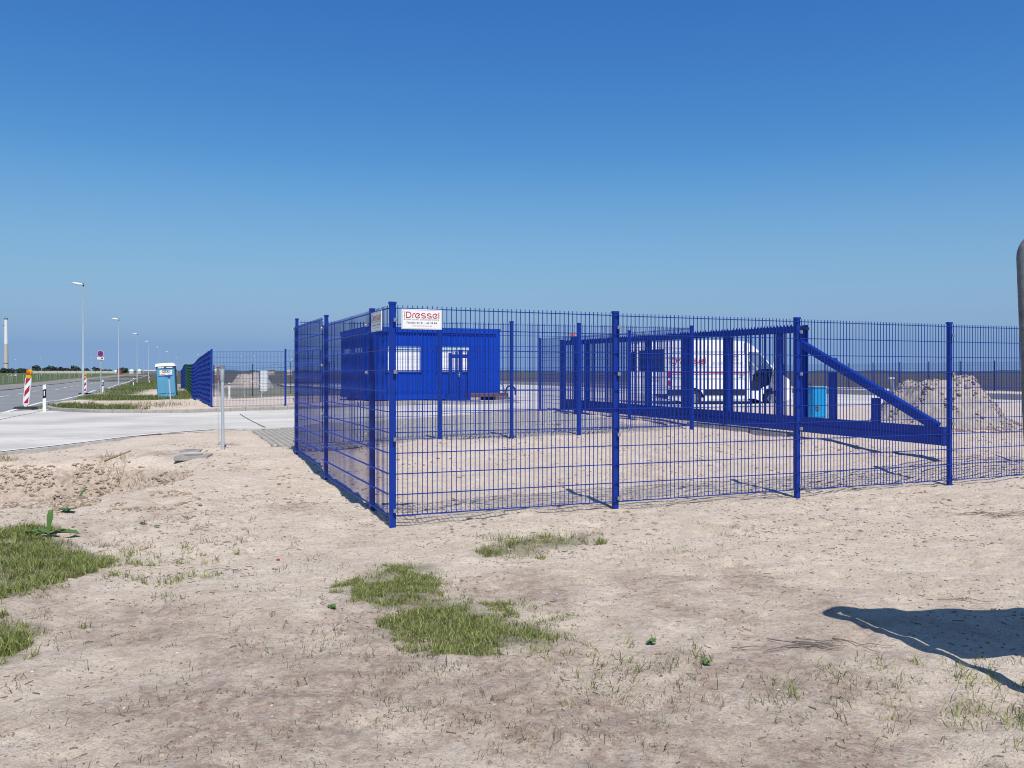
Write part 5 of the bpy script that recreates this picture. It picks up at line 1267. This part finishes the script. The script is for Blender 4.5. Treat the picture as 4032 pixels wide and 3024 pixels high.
# ------------------------------------------------------------------ plants and ground litter
def blades(name, xs, ys, hmin, hmax, w_, m_, lean_=.5, label=None, cat='grass', parent=None):
    n = len(xs); zb_ = GZn(xs, ys) - .004; h = hmin + (hmax - hmin) * rng.random(n) ** 1.9; a = rng.random(n) * 2 * np.pi
    dx, dy = np.cos(a), np.sin(a); b = rng.random(n) * 2 * np.pi; ln = lean_ * (.2 + rng.random(n)); lx, ly = np.cos(b) * ln * h, np.sin(b) * ln * h
    w2 = w_ * (.6 + .8 * rng.random(n)) / 2
    def pt(fx, fz, fl, side): return np.stack([xs + dx * w2 * side * fx + lx * fl, ys + dy * w2 * side * fx + ly * fl, zb_ + h * fz * np.sqrt(np.clip(1 - (ln * fl) ** 2 * .5, .2, 1))], 1)
    vs = np.concatenate([pt(1, 0, 0, -1), pt(1, 0, 0, 1), pt(.85, .55, .3, 1), pt(.85, .55, .3, -1), pt(0, 1, 1, 0)]); k = np.arange(n)
    o = np_obj(name, vs, [np.stack([k, k + n, k + 2 * n, k + 3 * n], 1), np.stack([k + 3 * n, k + 2 * n, k + 4 * n], 1)], m_, parent)
    o['kind'] = 'stuff'
    if label: tag(o, label, cat)
    return o
def fill(poly, n, jit=.05, thr=-.5, s1=.12, seed=1):
    a = np.array(poly); x = rng.uniform(a[:, 0].min() - .2, a[:, 0].max() + .2, n * 6); y = rng.uniform(a[:, 1].min() - .2, a[:, 1].max() + .2, n * 6)
    k = inpoly(x + (vn(x, y, .25, seed) + .5 * vn(x, y, .08, seed + 6)) * jit * 4, y + (vn(x, y, .25, seed + 1) + .5 * vn(x, y, .08, seed + 7)) * jit * 4, poly) & (vn(x, y, s1, seed + 2) + .5 * vn(x, y, s1 * .4, seed + 3) + rng.normal(0, .12, len(x)) > thr)
    return x[k][:n], y[k][:n]
dens = [(0, 30000, .015, .09, .004, 'green grass patch at the left edge beside the broad-leaved dock'), (1, 7000, .02, .09, .004, 'smaller green grass patch at the lower left edge'), (2, 24000, .008, .055, .0036, 'green grass patch in the middle of the bare sand'), (3, 4500, .02, .09, .0042, 'broken row of grass tufts before the fence')]
for k, n, h0, h1, w_, lab in dens:
    x, y = fill(GP[k], n, jit=.11, thr=(-.16, -.08, -.05, .10)[k], s1=.2, seed=50 + k); blades('grass_patch', x, y, h0, h1, w_, M['grass'], 1.15, lab)
    x, y = fill(GP[k], n // 9, jit=.22, thr=-.05, s1=.15, seed=90 + k); blades('grass_patch', x, y, h0, h1, w_, M['grass'], 1.2, 'thin fringe of the ' + ['big left', 'small lower left', 'middle', 'broken row of'][k] + ' grass patch')
    x, y = fill(GP[k], n // 7, jit=.16, thr=-.1, seed=70 + k); blades('grass_patch', x, y, h0, h1 * .9, w_ * .8, M['grass2'], .8, 'dry blades mixed into the ' + ['big left', 'small lower left', 'middle', 'broken row of'][k] + ' grass patch')
# sparse tufts over the sand
def tufts(poly_px, n, per, h0, h1, w_, m_, label, seed, rad=.03):
    poly = [P(*p) for p in poly_px]; x, y = fill(poly, n, jit=.1, thr=-.12, s1=.5, seed=seed)
    k = rng.integers(max(1, per // 3), per + 1, len(x)); X = np.repeat(x, k); Y = np.repeat(y, k); s = np.repeat(rad * (.3 + rng.random(len(x))), k)
    X = X + rng.normal(0, 1, len(X)) * s; Y = Y + rng.normal(0, 1, len(Y)) * s; return blades('sparse_grass', X, Y, h0, h1, w_, m_, 1.25, label)
tufts([(60, 2010), (500, 1990), (1000, 2030), (1350, 2200), (1300, 2700), (300, 2900), (-100, 2800), (-50, 2600), (420, 2300), (380, 2150), (60, 2080)], 190, 8, .02, .09, .0036, M['grass2'], 'sparse thin grass blades on the sand at the left', 101)
tufts([(380, 2150), (900, 2150), (900, 2350), (400, 2350)], 38, 26, .03, .10, .004, M['grass'], 'small green tufts between the left patch and the middle', 111, .035)
tufts([(1150, 2480), (2300, 2560), (3000, 2620), (4100, 2650), (4200, 3050), (2400, 3060), (1600, 2900)], 230, 8, .02, .09, .0034, M['grass2'], 'sparse dry grass blades across the lower right sand', 121)
tufts([(2950, 2600), (3350, 2650), (3900, 2620), (4100, 2700), (4000, 2900), (3200, 2850)], 48, 30, .02, .08, .0036, M['grass'], 'green tufts beside the shadow of the board', 131, .05)
tufts([(2300, 2480), (2900, 2560), (2800, 2750), (2200, 2760)], 22, 10, .03, .11, .0042, M['grass'], 'upright green tufts right of the middle grass patch', 141, .02)
tufts([(200, 2650), (1800, 2600), (2400, 3050), (-100, 3050)], 200, 7, .015, .06, .003, M['grass2'], 'short dry blades in the sand at the bottom edge', 151)
tufts([(2600, 2080), (2950, 2060), (3000, 2180), (2600, 2190)], 24, 12, .02, .07, .004, M['grass'], 'faint green tufts on the sand right of the grass row', 161, .04)
tufts([(1350, 2650), (2700, 2580), (2800, 3000), (1700, 2950)], 90, 20, .01, .045, .0032, M['straw'], 'pale dry grass mat below the middle patch', 171, .05)
x, y = fill([P(380, 1900), P(470, 1895), P(560, 1925), P(430, 1960)], 260, thr=-.2, seed=181); blades('straw_tuft', x, y, .05, .17, .006, M['straw'], .9, 'yellow straw tuft beside the dock plant in the hollow')
x, y = fill([P(-60, 1798), P(50, 1795), P(60, 1815), P(-60, 1830)], 260, thr=-.3, seed=183); blades('straw_tuft', x, y, .04, .13, .006, M['straw'], .9, 'yellow straw tuft at the left edge above the hollow')
# verge grass between road and fences
for k, (n, h0, h1, w_) in enumerate(((5200, .05, .2, .016), (9000, .06, .24, .02), (16000, .08, .34, .03), (900, .05, .16, .014), (5000, .08, .3, .03))):
    x, y = fill(VP[k], n, jit=.3, thr=-.35, s1=.8, seed=200 + k); 
    blades('verge_grass', x, y, h0, h1, w_, M['verge'], .6, ['low grass strip behind the kerb on the verge', 'middle grass strip across the verge before the nearest lamp', 'broad grassy mound along the road, left of the portable toilet', 'small grass wedge by the nearest delineator', 'grass behind the portable toilet'][k])
x, y = fill([P(330, 1600), P(560, 1590), P(700, 1590), P(720, 1612), P(350, 1608)], 900, jit=.3, thr=-.1, s1=.8, seed=220); blades('dry_verge_grass', x, y, .05, .3, .014, M['straw'], .6, 'dry stalks on the sandy verge behind the kerb')
x, y = fill([P(700, 1545), P(760, 1540), P(800, 1566), P(700, 1575)], 2600, jit=.3, thr=-.4, s1=.8, seed=222); blades('verge_grass', x, y, .06, .4, .02, M['verge'], .6, 'grass at the foot of the dark green fence')
# grass in the paver joints
a = np.array(P_pav); x = rng.uniform(a[:, 0].min(), a[:, 0].max(), 26000); y = rng.uniform(a[:, 1].min(), a[:, 1].max(), 26000); k = inpoly(x, y, P_pav) & (vn(x, y, 1.1, 231) > .0)
blades('joint_grass', x[k], y[k], .02, .06, .01, M['verge'], .8, 'short grass growing in the joints of the grass pavers')

# broad-leaved docks
def leaf(mb, o, az, L_, w_, rise, droop):
    pr = []; d = Vector((math.cos(az), math.sin(az), 0)); n = Vector((-d.y, d.x, 0))
    for i in range(9):
        t = i / 8; wv = w_ * math.sin(math.pi * min(1, t * .95 + .04)) ** .7 * (1 if i < 8 else .05) * (1 + .12 * math.sin(i * 2.3)); c = o + d * (L_ * t * (1 - .0)) + ZUP * (rise * math.sin(t * 1.7) * L_ - droop * t * t * L_)
        pr.append((c - n * wv + ZUP * wv * .35, c, c + n * wv + ZUP * wv * .35))
    vs = [p for r_ in pr for p in r_]; mb.add(vs, [(3 * i + k, 3 * i + k + 1, 3 * i + 4 + k, 3 * i + 3 + k) for i in range(8) for k in (0, 1)])
def dock(label, px, py, spec, stem=None):
    X, Y = P(px, py); z0 = GZ(X, Y); rt = root('dock_plant', (X, Y, z0), label, 'plant')
    for (az, L_, w_, rise, dr_) in spec: mb = MB(); leaf(mb, Vector((0, 0, .01)), R(az), L_, w_, rise, dr_); mb.build('leaf', M['leaf'], rt, smooth=True)
    hs_ = max(q_[1] for q_ in spec) * .12
    MB().tube([(0, 0, -.02), (0.0, 0, hs_ * .5), (.002, 0, hs_)], [hs_ * .2, hs_ * .15, hs_ * .1], 6).build('stem', M['grass2'], rt)
dock('broad-leaved dock plant with one upright leaf behind the left grass patch', 190, 2118, [(-4, .30, .065, .12, .10), (176, .22, .07, .15, .12), (20, .16, .03, .3, .1), (150, .15, .04, .3, .2), (90, .06, .028, 3.6, 0), (240, .12, .03, .3, .1), (300, .12, .025, .4, .2)])
dock('dark green dock plant growing in the sandy hollow', 295, 1925, [(190, .24, .05, .7, .5), (40, .20, .055, 1.5, .4), (110, .14, .04, 1.4, .3), (0, .12, .03, .9, .3), (220, .22, .04, .7, .5)])
for i, (px, py, lab) in enumerate(((617, 2082, 'small bright green seedling in open sand, upper left'), (560, 2062, 'flat dark green rosette near the left tufts'), (265, 2015, 'long flat dark green rosette above the left grass patch'), (1310, 2395, 'tiny seedling left of the middle patch'), (2565, 2535, 'tiny bright green seedling right of the middle patch'), (2780, 2617, 'tiny green seedling with several leaves at the lower right'))):
    sz = .03 if i not in (2,) else .08
    dock(lab, px, py, [(a + i * 20, sz * random.uniform(.8, 1.3), sz * .38, random.uniform(.15, .6), .2) for a in range(0, 360, 50)])

# twigs
def twigs(label, px, py, n, L_, spread, ang, seed):
    r_ = random.Random(seed); X, Y = P(px, py); z0 = GZ(X, Y); mb = MB()
    for _ in range(n):
        a = R(ang) + r_.gauss(0, .5); l = L_ * r_.uniform(.4, 1); c = Vector((r_.gauss(0, spread), r_.gauss(0, spread * .4), 0)); d = Vector((math.cos(a), math.sin(a), 0)); nn = Vector((-d.y, d.x, 0)); bend = r_.uniform(-.2, .2)
        pts = []
        for k in range(6):
            t = k / 5 - .5; p = c + d * l * t + nn * (bend * l * (t * t - .25)); pts.append(Vector((p.x, p.y, GZ(X + p.x, Y + p.y) - z0 + .008 + .01 * r_.random() + .02 * (.25 - t * t))))
        mb.tube(pts, [.003, .0028, .0025, .002, .0015, .0008], 5)
    o = mb.build('twig_bundle', M['twig'], None); o.location = (X, Y, z0); tag(o, label, 'twigs')
twigs('tangle of grey dry twigs on the sand left of the board shadow', 3225, 2560, 13, .38, .10, -18, 5)
twigs('long dry root lying on the sand near the right edge', 3960, 2025, 9, 1.0, .16, -6, 6)
twigs('curved dry twig on the sand above the board shadow', 3770, 2375, 2, .5, .05, -25, 8)
twigs('small dry twigs on the sand left of the corner post', 900, 2235, 4, .22, .06, 10, 9)
X, Y = P(452, 1900); mb = MB(); mb.tube([(X - .05, Y - .25, GZ(X - .05, Y - .25) + .03), (X + .1, Y + .35, GZ(X + .1, Y + .35) + .06)], .012, 6); tag(mb.build('pale_stick', M['straw'], None), 'pale stick lying on the slope right of the hollow', 'stick')
# black pipe end in the hollow
X, Y = -5.75, 8.75; z0 = GZ(X, Y); m_ = MB()
for k in range(16): m_.tube([(X - 1.2 + k * .09, Y + .09 - k * .001, z0 + .02), (X - 1.2 + k * .09 + .05, Y + .09, z0 + .02)], .105, 18)
m_.tube([(X - 1.25, Y + .09, z0 + .02), (X + .24, Y + .09, z0 + .02)], .092, 18)
tag(m_.build('drain_pipe', M['black'], None), 'black corrugated drain pipe end poking from the sand at the left edge', 'pipe')
# little red thing
X, Y = P(1095, 2202); tag(MB().box((X, Y, GZ(X, Y) + .008), (.025, .018, .014)).build('plastic_scrap', M['redbox'], None, bevel=.003), 'tiny red plastic scrap on the sand', 'scrap')

# clods, pebbles and shell fragments
def litter(name, n, x0, x1, y0, y1, smin, smax, m_, label, flat=.6, yp=1.0, mask=None, seed=0):
    x = rng.uniform(x0, x1, n); y = y0 + (y1 - y0) * rng.random(n) ** yp
    ok = (np.abs(x) < y * .66 + .3) & ~(inpoly(x, y, P_conc1) | inpoly(x, y, P_conc2) | inpoly(x, y, P_pav))
    if mask is not None: ok &= mask(x, y)
    x, y = x[ok], y[ok]; n = len(x); s = smin + (smax - smin) * rng.random(n) ** 3; zb_ = GZn(x, y)
    if smax > .03:
        return tag(lumps(name, x, y, zb_, smin, smax, m_, flat), label, 'ground litter')
    base = np.array([(1, 0, -.4), (.31, .95, -.4), (-.81, .59, -.4), (-.81, -.59, -.4), (.31, -.95, -.4), (0, 0, 1)])
    r1 = rng.random(n) * 6.28; vs = []
    for bx_, by_, bz_ in base:
        j = .7 + .6 * rng.random(n); vs.append(np.stack([x + (bx_ * np.cos(r1) - by_ * np.sin(r1)) * s * j, y + (bx_ * np.sin(r1) + by_ * np.cos(r1)) * s * j, zb_ + bz_ * s * flat * (.6 + .6 * rng.random(n))], 1))
    k = np.arange(n); f = [np.stack([k + i * n, k + ((i + 1) % 5) * n, k + 5 * n], 1) for i in range(5)]
    o = np_obj(name, np.concatenate(vs), [np.concatenate(f)], m_); o['kind'] = 'stuff'; tag(o, label, 'ground litter')
litter('soil_clod', 30000, -6, 7, 2.7, 10, .003, .017, M['clod'], 'small sandy clods strewn over the foreground', .6, 1.0, lambda x, y: vn(x, y, .35, 301) + .5 * vn(x, y, 1.4, 302) > .0)
litter('soil_clod', 12000, -9, 12, 7, 16, .006, .031, M['clod'], 'sandy clods lying around the fence', .6, 1.0, lambda x, y: vn(x, y, .6, 303) > .02)
litter('hollow_clod', 34000, -12, -3.6, 8.8, 14.4, .006, .038, M['clod'], 'crumbly clods on the bank of the hollow', .8, 1.0, lambda x, y: (Hn(x, y) < .05) & (vn(x, y, .45, 305) + .6 * vn(x, y, .16, 306) > .05))
litter('pebble', 5000, -6, 8, 2.7, 13, .003, .014, M['pebble'], 'brown pebbles on the sand', .6)
litter('shell_fragment', 2600, -6, 8, 2.7, 13, .003, .010, M['stone'], 'white shell fragments scattered on the sand', .35)
litter('heap_clod', 3000, 6.8, 12.8, 16.6, 19.5, .02, .09, M['clod'], 'clods around the foot of the big sand heap', .7, 1.0, lambda x, y: vn(x, y, .5, 307) > -.1)

def chips(name, n, x0, x1, y0, y1, l0, l1, wd, m_, label, mask=None):
    x = rng.uniform(x0, x1, n); y = rng.uniform(y0, y1, n); ok = (np.abs(x) < y * .66 + .3) & ~(inpoly(x, y, P_conc1) | inpoly(x, y, P_pav))
    if mask is not None: ok &= mask(x, y)
    x, y = x[ok], y[ok]; n = len(x); l = l0 + (l1 - l0) * rng.random(n) ** 3; a = rng.random(n) * 6.28; c, s_ = np.cos(a), np.sin(a); w2 = wd * (.5 + rng.random(n)); b = (rng.random(n) - .5) * .5
    def q(t, side, up): 
        px_ = x + c * l * t - s_ * (w2 * side + l * b * (.25 - t * t)); py_ = y + s_ * l * t + c * (w2 * side + l * b * (.25 - t * t)); return np.stack([px_, py_, GZn(px_, py_) + up], 1)
    vs = []
    for t in (-.5, 0, .5): vs += [q(t, -1, 0), q(t, 0, .004 + wd), q(t, 1, 0)]
    k = np.arange(n); f = [np.stack([k + (3 * i + j) * n, k + (3 * i + j + 1) * n, k + (3 * i + j + 4) * n, k + (3 * i + j + 3) * n], 1) for i in (0, 1) for j in (0, 1)]
    o = np_obj(name, np.concatenate(vs), [np.concatenate(f)], m_); o['kind'] = 'stuff'; tag(o, label, 'ground litter')
M['debris'] = mat('dark_plant_debris', (.10, .07, .05), .9, island=1.0, col2=(.20, .16, .12))
chips('plant_debris', 9000, -5, 6, 2.7, 10, .006, .05, .0016, M['debris'], 'dark plant debris and root bits scattered over the sand', lambda x, y: vn(x, y, .4, 401) + .7 * vn(x, y, .12, 402) > .05)
chips('plant_debris', 2600, -6, 9, 6, 14, .01, .08, .0022, M['debris'], 'longer dark root bits lying on the sand around the fence', lambda x, y: vn(x, y, .8, 403) + .7 * vn(x, y, .2, 404) > .15)
